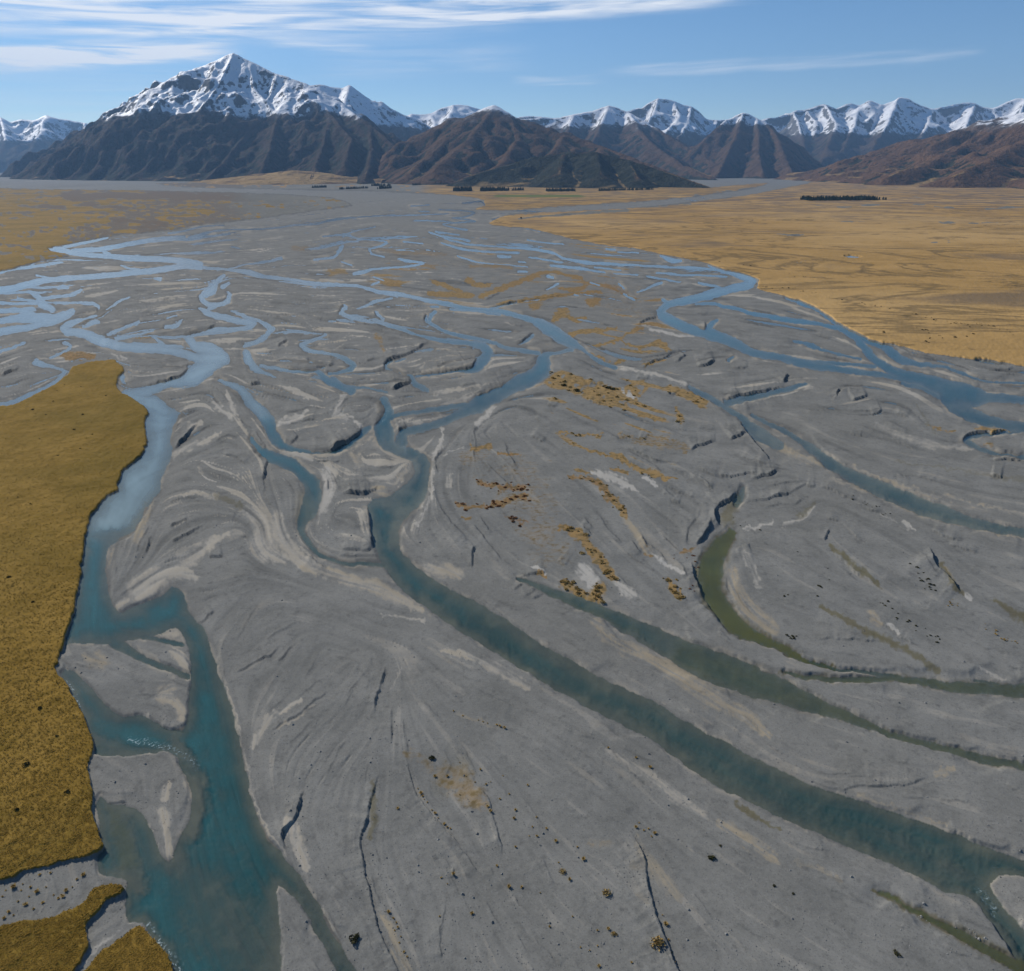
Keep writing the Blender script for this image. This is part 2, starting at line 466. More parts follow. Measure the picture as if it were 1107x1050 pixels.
# grass terraces: height, pale, density | outline (top edge)
GRASS = """
1.0,0.0,1|-400,505 -150,462 0,440 18,435 36,427 52,418 72,406 76,399 94,391 112,389 125,390 134,399 128,408 127,419 134,425 148,433 160,441 161,446 155,457 159,477 152,492 134,505 126,520 127,528 110,540 97,560 90,584 88,607 82,640 77,667 69,684 65,707 60,722 69,738 84,760 95,783 100,807 95,830 99,857 100,877 109,914 104,922 67,930 30,939 0,951 -150,990 -400,1040
0.9,0.0,1|-200,1060 0,1000 40,994 67,987 87,976 100,961 117,956 135,961 114,972 104,987 90,1001 95,1021 80,1050 40,1120 -200,1160
0.9,0.0,1|150,999 164,1014 181,1031 187,1050 215,1110 30,1140 90,1050 110,1027 134,1011
1.4,0.15,1|-250,312 0,292 18,288 36,283 58,279 77,275.6 69,274 54,270.7 51,268 69,264 98,258 126,253.6 154,251.7 191,247 220,242.6 252,239 288,234.5 324,230 352,226 380,222 360,214 280,209 150,206 60,205 -250,206
1.4,1,1|538,236 529,241 550,245 571,246 596,252 620,258 650,264 686,268 714,274 740,279 766,284 781,290 804,294.7 821,302 818,311 842,318 870,326 887,334 900,343 910,350 929,360 949,368 978,375 1008,382 1037,386 1066,388 1086,391 1107,395 1400,425 1400,188.5 880,188.5 860,192 880,196 840,205 800,212 740,219 680,225 600,229 560,230
1.2,0.8,1|513,226 525,222 523,216 500,212 470,209.5 400,206.5 300,204.5 200,202 170,198 300,197 500,198 640,199 760,203 800,200 830,198 810,204 760,211 700,217 640,221 590,224 550,227
"""
BAREPATCH = """
0.9|70,212,10 200,212,10 330,215,10
0.7|20,223,4 60,224,5 110,222,6 150,228,4
0.7|120,238,5 180,243,5 150,246,4
0.6|76,246,3 100,248,3
0.9|540,233,3 600,227,4 680,222,7 750,216,8 800,208,8 850,200,6 880,193,4
0.8|560,237,2 620,232,3 680,228,4
0.4|860,225,3 920,223,4 1000,221,3
0.4|795,252,1.5 860,255,3 935,262,2.5
0.4|905,240,1.5 1000,241,2 1090,242,2
0.4|1010,224,2 1060,226,3 1107,224,3
0.4|980,213,2 1040,214,2 1107,216,2
0.3|1000,262,6 1060,264,5
0.3|862,285,1.5 886,284,1.5
"""

# broken white water: strength | x,y,w
RIFFLE = """
0.6|140,800,4 165,803,6 190,812,7 212,824,5
0.8|70,737,4 80,752,5 88,766,4
0.7|158,998,6 172,1018,9 190,1045,12 205,1075,14
0.6|128,405,4 122,355,4 112,372,6
0.6|434,478,4 440,490,4
0.5|415,455,4 420,440,4
0.5|97,545,3 92,575,3 86,600,3
0.5|1060,962,8 1075,985,8
0.5|190,812,6 214,830,6
"""
import bpy, math, random
import numpy as np
random.seed(7); RNG = np.random.default_rng(11)
SC = bpy.context.scene
COL = SC.collection
f32 = np.float32

# ------------------------------------------------------------------ camera
PW, PH, FPX, HZ, CAMH = 1107.0, 1050.0, 790.0, 180.0, 120.0
CX, CY = PW/2, PH/2
TILT = math.atan((CY-HZ)/FPX)
ST, CT = math.sin(TILT), math.cos(TILT)
def ground(px, py, z=0.0):
    """survey coordinates -> valley-floor position (metres) on the level z"""
    px = np.asarray(px, dtype=np.float64); py = np.asarray(py, dtype=np.float64)
    dx = (px-CX)/FPX; du = -(py-CY)/FPX
    dy = du*ST+CT; dz = du*CT-ST
    s = (z-CAMH)/dz
    return s*dx, s*dy, s
def survey(X, Y, Z):
    """position -> survey coordinates"""
    Zr = Z-CAMH
    dep = Y*CT - Zr*ST; up = Y*ST + Zr*CT
    return CX+FPX*X/dep, CY-FPX*up/dep
def ridge_pt(px, py, km):
    dx = (px-CX)/FPX; du = -(py-CY)/FPX
    dy = du*ST+CT; dz = du*CT-ST
    Y = km*1000.0; s = Y/dy
    return s*dx, Y, CAMH+s*dz

cam = bpy.data.cameras.new('camera'); camo = bpy.data.objects.new('camera', cam); COL.objects.link(camo)
camo.location = (0, 0, CAMH); camo.rotation_euler = (math.pi/2-TILT, 0, 0)
cam.sensor_fit = 'HORIZONTAL'; cam.sensor_width = 36.0; cam.lens = FPX/PW*36.0
cam.clip_start = 1.0; cam.clip_end = 120000.0
SC.camera = camo

# ------------------------------------------------------------------ numpy noise
def hash2(ix, iy, seed):
    h = (ix.astype(np.int64)*374761393 + iy.astype(np.int64)*668265263 + seed*1442695041) & 0xffffffff
    h = ((h ^ (h >> 13))*1274126177) & 0xffffffff
    h = h ^ (h >> 16)
    return (h & 0xffff).astype(f32)/f32(65535.0)
def vnoise(x, y, seed=0):
    ix = np.floor(x); iy = np.floor(y)
    fx = (x-ix).astype(f32); fy = (y-iy).astype(f32)
    fx = fx*fx*fx*(fx*(fx*6-15)+10); fy = fy*fy*fy*(fy*(fy*6-15)+10)
    a = hash2(ix, iy, seed); b = hash2(ix+1, iy, seed); c = hash2(ix, iy+1, seed); d = hash2(ix+1, iy+1, seed)
    return (a+(b-a)*fx)*(1-fy)+(c+(d-c)*fx)*fy
def fbm(x, y, seed=0, oct=4, gain=0.5):
    s = 0; a = 1.0; t = 0
    for o in range(oct):
        s = s+a*(vnoise(x, y, seed+o*17)-0.5); t += a; a *= gain; x = x*2.03+13.7; y = y*2.03-7.1
    return s/t*2
def sstep(a, b, x):
    t = np.clip((x-a)/(b-a), 0, 1); return t*t*(3-2*t)

# ------------------------------------------------------------------ trace helpers
def rows_of(txt):
    return [l.strip() for l in txt.strip().splitlines() if l.strip()]
def pts_of(s):
    return np.array([[float(v) for v in p.split(',')] for p in s.split()], dtype=np.float64)
def catmull(P, step=4.0, closed=False):
    n = len(P)
    if n == 2 and not closed:
        k = max(2, int(np.hypot(*(P[1, :2]-P[0, :2]))/step)+1)
        t = np.linspace(0, 1, k)[:, None]; return P[0]*(1-t)+P[1]*t
    out = []
    for i in range(n if closed else n-1):
        p1 = P[i]; p2 = P[(i+1) % n]
        p0 = P[(i-1) % n] if (closed or i > 0) else 2*p1-p2
        p3 = P[(i+2) % n] if (closed or i+2 < n) else 2*p2-p1
        d = np.hypot(*(p2[:2]-p1[:2])); k = min(60, max(1, int(d/step+0.5)))
        # tangents limited by chord length keep tight outlines from overshooting
        def lim(v, c):
            m = np.hypot(v[0], v[1]); return v if m <= c or m == 0 else v*(c/m)
        m1 = lim((p2-p0)*0.5, d); m2 = lim((p3-p1)*0.5, d)
        for j in range(k):
            t = j/k; t2 = t*t; t3 = t2*t
            out.append((2*t3-3*t2+1)*p1+(t3-2*t2+t)*m1+(-2*t3+3*t2)*p2+(t3-t2)*m2)
    if not closed: out.append(P[-1])
    return np.array(out)

# ------------------------------------------------------------------ survey grid of the valley floor (denser where it is near)
side = np.array([200, 260, 340, 450, 600, 800, 1000], dtype=np.float64)
XS = np.concatenate([-130-side[::-1]+150, np.arange(-130, 1238, 1.0), 1237+side-150])
YS = np.concatenate([np.arange(184.8, 216, 0.4), np.arange(216, 340, 0.5), np.arange(340, 500, 0.75), np.arange(500, 1150, 1.0),
                     np.array([1152, 1157, 1165, 1180, 1205, 1250, 1330, 1480, 1750, 2150])])
NX, NY = len(XS), len(YS)
GX, GY = np.meshgrid(XS.astype(f32), YS.astype(f32))
WX, WY, WS = ground(XS[None, :].repeat(NY, 0), YS[:, None].repeat(NX, 1))
WX = WX.astype(f32); WY = WY.astype(f32)
MPP = (WS/FPX).astype(f32)                                        # metres per survey unit
# natural raggedness of every traced edge
far = np.clip((GY-183)/320, 0.05, 1).astype(f32)
cell = lambda k: (GX/k, (np.cumsum(np.gradient(YS)/(0.6+k*np.clip((YS-183)/320, 0.12, 1)))[:, None]*np.ones((1, NX))))
def snoise(k, seed, oct=3):
    a, b = cell(k); return fbm(a, b, seed, oct).astype(f32)
wig1, wig2 = snoise(14, 3), snoise(14, 5)
wig3, wig4 = snoise(4, 8), snoise(4, 9)
fine = 1.1-0.6*sstep(420, 620, GY)
PXW = GX+2.6*wig1*(0.4+0.6*far)+fine*wig3
PYW = GY+(2.6*wig2+fine*wig4)*far

def window(x0, x1, y0, y1, m):
    return slice(max(0, np.searchsorted(XS, x0-m)-1), np.searchsorted(XS, x1+m)+1), slice(max(0, np.searchsorted(YS, y0-m)-1), np.searchsorted(YS, y1+m)+1)

def stroke_sd(lines, best=None, reach=14.0):
    """signed distance to the edge of a set of tapered strokes"""
    if best is None: best = np.full((NY, NX), 99, f32)
    wid = np.zeros((NY, NX), f32)
    for l in lines:
        P = catmull(pts_of(l), 5.0)
        for a, b in zip(P[:-1], P[1:]):
            m = max(a[2], b[2])/2+reach+4
            sx, sy = window(min(a[0], b[0]), max(a[0], b[0]), min(a[1], b[1]), max(a[1], b[1]), m)
            X = PXW[sy, sx]; Y = PYW[sy, sx]
            if X.size == 0: continue
            vx, vy = b[0]-a[0], b[1]-a[1]; L2 = vx*vx+vy*vy+1e-9
            t = np.clip(((X-a[0])*vx+(Y-a[1])*vy)/L2, 0, 1)
            w = (a[2]+(b[2]-a[2])*t)*0.5*(1-0.45*sstep(262, 235, GY[sy, sx]))
            d = np.sqrt((X-a[0]-t*vx)**2+(Y-a[1]-t*vy)**2)-w
            B = best[sy, sx]; k = d < B
            wid[sy, sx] = np.where(k, w, wid[sy, sx]); best[sy, sx] = np.where(k, d, B)
    return best, wid
def poly_sd(P, reach=40.0):
    """signed distance (negative inside) to a closed outline"""
    inside = np.zeros((NY, NX), bool)
    y0, y1 = P[:, 1].min(), P[:, 1].max()
    sx, sy = window(P[:, 0].min(), P[:, 0].max(), y0, y1, 4)
    X = PXW[sy, sx]; Y = PYW[sy, sx]
    ins = np.zeros(X.shape, bool)
    Q = np.roll(P, -1, 0)
    for a, b in zip(P, Q):
        if a[1] == b[1]: continue
        lo, hi = min(a[1], b[1]), max(a[1], b[1])
        r0, r1 = np.searchsorted(YS[sy], lo-5), np.searchsorted(YS[sy], hi+5)
        if r1 <= r0: continue
        Ys = Y[r0:r1]; Xs = X[r0:r1]
        c = (Ys >= lo) & (Ys < hi)
        ins[r0:r1] ^= c & (Xs < (b[0]-a[0])*(Ys-a[1])/(b[1]-a[1])+a[0])
    inside[sy, sx] = ins
    dist = np.full((NY, NX), reach, f32)
    for a, b in zip(P, Q):
        sx, sy = window(min(a[0], b[0]), max(a[0], b[0]), min(a[1], b[1]), max(a[1], b[1]), reach)
        X = PXW[sy, sx]; Y = PYW[sy, sx]
        if X.size == 0: continue
        vx, vy = b[0]-a[0], b[1]-a[1]; L2 = vx*vx+vy*vy+1e-9
        t = np.clip(((X-a[0])*vx+(Y-a[1])*vy)/L2, 0, 1)
        d = np.sqrt((X-a[0]-t*vx)**2+(Y-a[1]-t*vy)**2)
        dist[sy, sx] = np.minimum(dist[sy, sx], d)
    return np.where(inside, -dist, dist)
def paint(txt, nv, soft=0.35):
    """max-blend soft strokes; returns one layer per leading value"""
    out = [np.zeros((NY, NX), f32) for _ in range(nv)]
    for l in rows_of(txt):
        head, body = l.split('|'); hv = [float(v) for v in head.split(',')]
        P = catmull(pts_of(body), 6.0)
        if len(P) == 1: P = np.vstack([P, P+0.1])
        xs, ys = P[:, 0], P[:, 1]; M = P[:, 2].max()
        sx, sy = window(xs.min(), xs.max(), ys.min(), ys.max(), M+8)
        X = PXW[sy, sx]+3.0*wig3[sy, sx]; Y = PYW[sy, sx]+3.0*wig4[sy, sx]*far[sy, sx]
        r = np.full(X.shape, 9, f32)
        for a, b in zip(P[:-1], P[1:]):
            ax, ay = window(min(a[0], b[0]), max(a[0], b[0]), min(a[1], b[1]), max(a[1], b[1]), M+8)
            ax = slice(max(ax.start, sx.start)-sx.start, min(ax.stop, sx.stop)-sx.start); ay = slice(max(ay.start, sy.start)-sy.start, min(ay.stop, sy.stop)-sy.start)
            x = X[ay, ax]; y = Y[ay, ax]
            if x.size == 0: continue
            vx, vy = b[0]-a[0], b[1]-a[1]; L2 = vx*vx+vy*vy+1e-9
            t = np.clip(((x-a[0])*vx+(y-a[1])*vy)/L2, 0, 1)
            w = np.maximum(0.7, (a[2]+(b[2]-a[2])*t)*0.5)
            r[ay, ax] = np.minimum(r[ay, ax], np.sqrt((x-a[0]-t*vx)**2+(y-a[1]-t*vy)**2)/w)
        v = 1-sstep(1-soft, 1+soft, r)
        out[0][sy, sx] = np.maximum(out[0][sy, sx], v*hv[0])
        for k in range(1, nv): out[k][sy, sx] = np.maximum(out[k][sy, sx], v*hv[k])
    return out

# ------------------------------------------------------------------ flow direction -> streaks that follow the channels
def flow_streaks():
    x0, x1, y0, y1 = -130, 1237, 184, 1150
    samp = []
    lines = rows_of(WATER)+[l.split('|')[1] for l in rows_of(SCARP)]+[l.split('|')[1] for l in rows_of(SILT_AND_LIT)]+[l.split('|')[1] for l in rows_of(OLIVE)]
    lines += ["440,600 620,735 800,850 1000,950 1107,1000", "120,560 100,640 100,700", "225,700 250,800 290,920 340,1000 400,1080",
              "430,720 520,840 640,960 760,1060", "470,700 600,800 760,920 900,1010", "420,760 330,880 420,1020", "250,700 300,650 420,690", "330,700 290,780 280,830",
              "560,520 640,600 720,660", "850,560 960,640 1080,720", "950,500 1107,540", "860,640 1000,720", "500,470 600,540 700,640", "1000,800 1107,870", "520,440 505,480 497,530 520,580 560,620", "485,480 482,530 500,570 540,605", "470,570 490,600 520,630", "560,450 610,485 680,510 740,545", "540,470 560,520 600,570 650,630", "580,470 640,520 700,600", "530,560 600,620 640,650", "700,230 500,222 350,240", "900,640 1107,700"]
    for l in lines:
        P = pts_of(l)
        if len(P) < 2: continue
        P = catmull(P[:, :2], 8.0); d = np.diff(P, axis=0); m = (P[1:]+P[:-1])/2
        n = np.hypot(d[:, 0], d[:, 1])+1e-9
        th = 2*np.arctan2(d[:, 1], d[:, 0])
        samp.append(np.stack([m[:, 0], m[:, 1], np.cos(th)*n, np.sin(th)*n], 1))
    S = np.concatenate(samp).astype(f32)
    cx = np.arange(x0, x1+10, 10, dtype=f32); cy = np.arange(y0, y1+10, 10, dtype=f32)
    A, B = np.meshgrid(cx, cy); c2 = np.zeros(A.shape, f32); s2 = np.zeros(A.shape, f32)
    for k in range(0, len(S), 400):
        q = S[k:k+400]
        dd = (A[..., None]-q[:, 0])**2+(B[..., None]-q[:, 1])**2+60
        w = 1/(dd*np.sqrt(dd))
        c2 += (w*q[:, 2]).sum(-1); s2 += (w*q[:, 3]).sum(-1)
    th = 0.5*np.arctan2(s2, c2)
    # blow up to a unit raster (interpolating the doubled angle)
    W, Hh = x1-x0, y1-y0
    def up(F):
        ix = np.arange(W)/10.0; iy = np.arange(Hh)/10.0
        i0 = ix.astype(int); j0 = iy.astype(int); fx = (ix-i0)[None, :].astype(f32); fy = (iy-j0)[:, None].astype(f32)
        return (F[j0][:, i0]*(1-fx)+F[j0][:, i0+1]*fx)*(1-fy)+(F[j0+1][:, i0]*(1-fx)+F[j0+1][:, i0+1]*fx)*fy
    th = 0.5*np.arctan2(up(np.sin(2*th)), up(np.cos(2*th)))
    ux, uy = np.cos(th).astype(f32), np.sin(th).astype(f32)
    yy = np.arange(Hh, dtype=np.float64)
    X, Y = np.meshgrid(np.arange(W, dtype=f32), np.arange(Hh, dtype=f32))
    res = []
    for (k, n, stp, seed) in ((2.2, 14, 1.5, 21), (5.5, 22, 2.0, 22)):
        cy_ = np.cumsum(1/(0.5+k*np.clip(yy/420, 0.08, 1)))
        N = vnoise((X/k).astype(np.float64), cy_[:, None]*np.ones((1, W)), seed)+0.5*vnoise((X/k*2.1).astype(np.float64), 2.1*cy_[:, None]*np.ones((1, W)), seed+5)
        N = (N-N.mean()).astype(f32)
        acc = N.copy()
        for sgn in (1, -1):
            x, y = X.copy(), Y.copy(); pxd = ux*sgn; pyd = uy*sgn
            for i in range(n):
                x += pxd*stp; y += pyd*stp
                ii = np.clip(x, 0, W-1).astype(np.int32); jj = np.clip(y, 0, Hh-1).astype(np.int32)
                vx, vy = ux[jj, ii], uy[jj, ii]
                s = np.sign(vx*pxd+vy*pyd); s[s == 0] = 1
                pxd, pyd = vx*s, vy*s
                acc += N[jj, ii]*(1-i/n)
        res.append((acc-acc.mean())/acc.std())
    # resample to the survey grid
    ii = np.clip(XS-x0, 0, W-1.001); jj = np.clip(YS-y0, 0, Hh-1.001)
    i0 = ii.astype(int); j0 = jj.astype(int); fx = (ii-i0)[None, :].astype(f32); fy = (jj-j0)[:, None].astype(f32)
    def rs(F): return (F[j0][:, i0]*(1-fx)+F[j0][:, np.minimum(i0+1, W-1)]*fx)*(1-fy)+(F[np.minimum(j0+1, Hh-1)][:, i0]*(1-fx)+F[np.minimum(j0+1, Hh-1)][:, np.minimum(i0+1, W-1)]*fx)*fy
    return [rs(r) for r in res]+[ux, uy]
L1, L2, FUX, FUY = flow_streaks()

# ------------------------------------------------------------------ build the layers of the valley floor
sdW, widW = stroke_sd(rows_of(WATER), reach=24)
D = np.where(sdW < 0, (0.25+np.clip(widW*MPP*0.14, 0, 0.9))*(1-((sdW+widW)/np.maximum(widW, 0.5))**2*0.9), 0).astype(f32)
D = np.maximum(D, 0)
for l in rows_of(WPOLY):
    head, body = l.split('|'); dm, ramp = [float(v) for v in head.split(',')]
    sd = poly_sd(catmull(pts_of(body), 9.0, True))
    D = np.maximum(D, np.where(sd < 0, dm*0.75*(0.10+0.90*sstep(0, ramp*1.5, -sd)), 0))
    sdW = np.minimum(sdW, sd)
reg = snoise(45, 80, 3)
thr = np.where((GX < 560) | (GY < 300), 1.75, 2.2)-0.5*reg+1.2*sstep(430, 520, GY)+3*sstep(215, 205, GY)+2.5*sstep(150, 60, np.abs(GX-470))*sstep(330, 290, GY)*sstep(270, 280, GY)
thr = thr+2.5*sstep(500, 560, GY)-0.22*sstep(430, 400, GY)
sdT = (L2+thr)*(1.2+2.2*far)
D = np.maximum(D, np.where(sdT < 0, np.clip(-sdT*0.12, 0.05, 0.3), 0)); sdW = np.minimum(sdW, np.where(sdT > 0, sdT*3, sdT))
sdU = (L1+1.85-0.45*reg+2.5*sstep(440, 480, GY)+3*sstep(232, 222, GY)+2.2*sstep(470, 560, GX))*(0.9+1.2*far)
D = np.maximum(D, np.where(sdU < 0, np.clip(-sdU*0.15, 0.05, 0.25), 0)); sdW = np.minimum(sdW, np.where(sdU > 0, sdU*4, sdU))
SH = paint(SHOAL, 1, 0.7)[0]
D = D*(1-0.92*SH)*(0.8+0.4*wig1)
D = np.where(sdW < 0, np.maximum(D*(0.85+0.12*L2), 0.03), 0)
silt, tan = paint(SILT_AND_LIT, 2, 0.75)  # includes sunlit channel edges and gullies put in as pale colour
tan = np.where(silt > 0.01, tan/np.maximum(silt, 0.35), 0)
silt *= np.clip(0.85+0.22*L1+0.15*L2, 0.15, 1.15); tan *= np.clip(0.85+0.22*L1+0.15*L2, 0.15, 1.15)
olive = paint(OLIVE, 1, 0.7)[0]
veg, rust = paint(VEG, 2, 0.7)
sdv = poly_sd(catmull(pts_of(VEGPOLY), 9.0, True), 10)
veg = np.maximum(veg, 0.85*sstep(2, -3, sdv)*sstep(-0.5, 0.1, snoise(7, 40)+0.15))
# scarps
dz = np.zeros((NY, NX), f32); wet_shade = np.zeros((NY, NX), f32)
def small_steps(n=520):
    r = np.random.default_rng(77); out = []
    while len(out) < n:
        y = 232+810*r.uniform(0, 1)**1.25; x = r.uniform(-20, 1127); fr = min(1, max(0.12, (y-183)/320))
        i = min(NX-1, np.searchsorted(XS, x)); j = min(NY-1, np.searchsorted(YS, y))
        if sdW[j, i] < 3: continue
        k = int(r.integers(3, 6+int(10*fr))); sg = 1; P = [(x, y)]; px = py = None; ok = True; bend = r.normal()*0.05
        for q in range(k):
            a = min(1366, max(0, int(x+130))); b = min(965, max(0, int(y-184))); ux, uy = float(FUX[b, a]), float(FUY[b, a])
            if px is not None and ux*px+uy*py < 0: ux, uy = -ux, -uy
            c, s_ = math.cos(bend), math.sin(bend); bend += r.normal()*0.05
            ux, uy = ux*c-uy*s_, ux*s_+uy*c
            px, py = ux, uy; x += ux*3.2; y += uy*3.2; P.append((x, y))
            ii = min(NX-1, np.searchsorted(XS, x)); jj = min(NY-1, np.searchsorted(YS, y))
            if sdW[jj, ii] < 1.0: ok = False; break
        if len(P) < 3: continue
        P = np.array(P); d = P[-1]-P[0]
        # most steps face away from the low sun, as in the photograph
        n_ = np.array([d[1], -d[0]]); toward_sun = n_[0]*-0.74+n_[1]*-0.67
        if (toward_sun < 0) != (r.uniform() < 0.2): P = P[::-1]
        out.append((r.uniform(0.2, 0.55)*(0.6+0.4*fr)*(1-0.55*(y > 620)), r.uniform(4, 11)*(0.4+0.6*fr), P))
    return out
steps = [(*[float(v) for v in l.split('|')[0].split(',')], pts_of(l.split('|')[1])) for l in rows_of(SCARP)]+small_steps()
for h, dec, pts in steps:
    P = catmull(pts, 5.0); m = dec*3
    sx, sy = window(P[:, 0].min(), P[:, 0].max(), P[:, 1].min(), P[:, 1].max(), m)
    X = PXW[sy, sx]; Y = PYW[sy, sx]
    if X.size == 0: continue
    best = np.full(X.shape, 1e6, f32); sg = np.zeros(X.shape, f32); tt = np.zeros(X.shape, f32)
    L = np.concatenate([[0], np.cumsum(np.hypot(*np.diff(P, axis=0).T))]); tot = L[-1]
    for i, (a, b) in enumerate(zip(P[:-1], P[1:])):
        vx, vy = b-a; ln2 = vx*vx+vy*vy+1e-9
        t = np.clip(((X-a[0])*vx+(Y-a[1])*vy)/ln2, 0, 1)
        ex, ey = X-a[0]-t*vx, Y-a[1]-t*vy
        d = np.sqrt(ex*ex+ey*ey); k = d < best
        best = np.where(k, d, best); sg = np.where(k, np.sign(ex*vy-ey*vx), sg); tt = np.where(k, L[i]+t*np.sqrt(ln2), tt)
    tap = sstep(0, 0.22*tot+0.01, np.minimum(tt, tot-tt)+0.04*tot)*(0.9+0.35*wig1[sy, sx])
    tap = tap*(0.35+0.75*vnoise(tt/9+h*37, tt*0+L[-1], 5)+0.25*(vnoise(tt/2.5, tt*0+L[-1], 6)-0.5))*(0.25+0.75*sstep(230, 380, GY[sy, sx]))*(1-0.38*sstep(560, 700, GY[sy, sx]))
    # beyond its ends the step fades instead of ending in a fan
    endf = np.where((tt < 1e-3) | (tt > tot-1e-3), np.exp(-best/3), 1)
    dec = dec*np.clip(0.35+0.65*far[sy, sx], 0.3, 1)
    up = np.where(sg > 0, np.exp(-best/dec), -0.25*np.exp(-best/(dec*0.4)))
    mp = np.clip(MPP[sy, sx]/0.3, 0.85, 1.6)
    dz[sy, sx] += h*tap*endf*up*mp
    wet_shade[sy, sx] = np.maximum(wet_shade[sy, sx], np.where(sg < 0, np.exp(-best/1.5), np.exp(-best/0.8))*tap*endf*0.8)  # damp gravel at the foot, plus the step's shade darkened into the colour
# grass terraces
grass = np.zeros((NY, NX), f32); pale = np.zeros((NY, NX), f32); gz = np.zeros((NY, NX), f32); gsd = np.full((NY, NX), 40, f32)
for l in rows_of(GRASS):
    head, body = l.split('|'); h, pl, dn = [float(v) for v in head.split(',')]
    P = pts_of(body)
    X, Y, _ = ground(P[:, 0], P[:, 1], h); a, b = survey(X, Y, np.zeros_like(X)); P = np.stack([a, b], 1)
    sd = poly_sd(catmull(P, 7.0, True))+0.8*wig3
    m = sstep(0.6, -0.6, sd)
    gsd = np.minimum(gsd, sd)
    pale = np.where(m > grass, pl, pale)
    gz = np.maximum(gz, m*h); grass = np.maximum(grass, m*dn)
bare = paint(BAREPATCH, 1, 0.8)[0]
grass_full = grass.copy()
n_b = snoise(16, 50, 4)
leftfar = sstep(420, 380, GX)*sstep(248, 240, GY)+0
grass = grass*(1-sstep(0.35, 0.65, bare+0.55*n_b*(bare > 0.02)))
mix_far = sstep(300, 262, GY-0.10*GX)*sstep(500, 420, GX)
grass = grass*(1-0.92*mix_far*sstep(-0.12, 0.22, n_b*0.7+0.6*snoise(5, 55)-0.20+0.30*sstep(20, 160, GX)+0.35*sstep(170, 330, GX)))
# bars
amp = (0.19+0.81*sstep(720, 440, GY+60*snoise(45, 80, 3)))*sstep(190, 230, GY)
calm = 1-0.55*sstep(430, 500, GX+30*reg)*sstep(415, 460, GY)
amp = amp*calm
bz = 0.42+0.34*fbm(WX/55, WY/55, 60, 4)+0.10*amp*np.clip(L2, -2.5, 2)+0.03*amp*np.clip(L1, -2, 2)+0.05*fbm(WX/6, WY/6, 61, 3)
bz = np.maximum(bz, 0.1)*(0.12+0.88*sstep(215, 380, GY))
bankw = (2.0+24*sstep(-0.25, 0.45, snoise(70, 160, 3))**1.5)*far+0.6
z = np.where(sdW > 0, np.maximum(bz*sstep(0, 1, sdW/bankw), 0.015+0.02*np.clip(sdW, 0, 3)), -D)
z = z+dz*np.where(sdW < 0, sstep(-6, 0, sdW), 1)
# tufted edge and hummocks of the terrace, gentle undulation of the plain
hum = fbm(WX/2.2, WY/2.2, 70, 3)*0.22+fbm(WX/14, WY/14, 71, 3)*0.35
gtop = gz+hum*sstep(0.2, 0.9, gz)*np.clip(gz, 0, 1)
z = np.where(gz > 0.01, np.maximum(z, 0)*(1-np.clip(gz, 0, 1))+gtop, z)
pond = sstep(1, -1, poly_sd(catmull(pts_of("912,277.6 918,276.8 926,277.2 931,278.3 924,279.2 915,278.9"), 3.0, True), 6))
z = np.where(pond > 0.3, -0.3, z)
D = np.where((gz > 0.3) & (pond < 0.3), 0, D); D = np.where(pond > 0.3, 0.3, D)
# cover: silt lines, damp margins
mid = sstep(205, 300, GY)*sstep(700, 480, GY)
reg = snoise(45, 80, 3)
s2 = (0.25+0.5*(calm-0.45)/0.55)*sstep(1.0, 1.9, L2+0.55*reg)*(0.10+0.90*mid)+0.65*sstep(1.15, 2.1, L1+0.3*reg)*mid*sstep(560, 420, GX)+0.3*sstep(1.3, 2.2, L1)*mid*calm
tan = np.where(s2 > silt, 0.35+0.4*np.clip(reg+0.3, 0, 1), tan); silt = np.maximum(silt, s2)
edge_pale = 0.55*np.exp(-np.clip(sdW-1.5, 0, 30)/(1.5+3*far))*sstep(0.0, 0.4, wig1+0.1)*(sdW > 0)
tan = np.where(edge_pale > silt, 0.6, tan); silt = np.maximum(silt, edge_pale)
w2 = 0.55*calm*sstep(0.9, 2.0, -L2-0.3*reg)*(0.08+0.92*mid)+0.5*np.exp(-np.clip(sdW, 0, 30)/(0.8+1.2*far))*(sdW > 0)
wet_shade = np.clip(np.maximum(wet_shade, w2)+0.20*sstep(0.0, 2.2, -L2)+0.14*sstep(0.3, 1.2, snoise(30, 140, 4))*(sdW > 0), 0, 1)
silt = np.maximum(silt, 0.36*sstep(0.3, 2.2, L2)*(sdW > 0))
wet_shade = np.where(sdW < 0, (0.42+0.3*np.clip(wig1+0.5, 0, 1)+0.42*sstep(540, 700, GY))*(1-0.6*olive), wet_shade)
silt = np.minimum(silt, 0.78)
silt = np.where(sdW < 0, (0.38+0.06*L2)*(1-olive), silt); tan = np.where(sdW < 0, 0.85, tan)
v2 = 0.75*sstep(0.9, 1.7, L2+0.6*snoise(60, 90))*sstep(560, 620, GX+40*reg)*sstep(760, 700, GX)*sstep(250, 270, GY)*sstep(560, 440, GY)
v3 = 0.8*sstep(1.1, 1.9, L2-0.4*reg)*sstep(380, 420, GX)*sstep(620, 560, GX)*sstep(262, 275, GY)*sstep(345, 310, GY)
veg = np.maximum(veg, np.maximum(v2, v3))*(sdW > 0)*(1-grass)
bare_in = np.clip(grass_full-grass, 0, 1)
olive = np.maximum(olive, 0.4*bare_in)
farleft = bare_in*sstep(360, 220, GX-40*reg); veg = np.maximum(veg, 0.40*farleft); rust = np.maximum(rust, 1.0*farleft); wet_shade = np.maximum(wet_shade, 0.75*farleft)
silt *= (1-grass); wet_shade *= (1-grass); olive *= (1-grass)
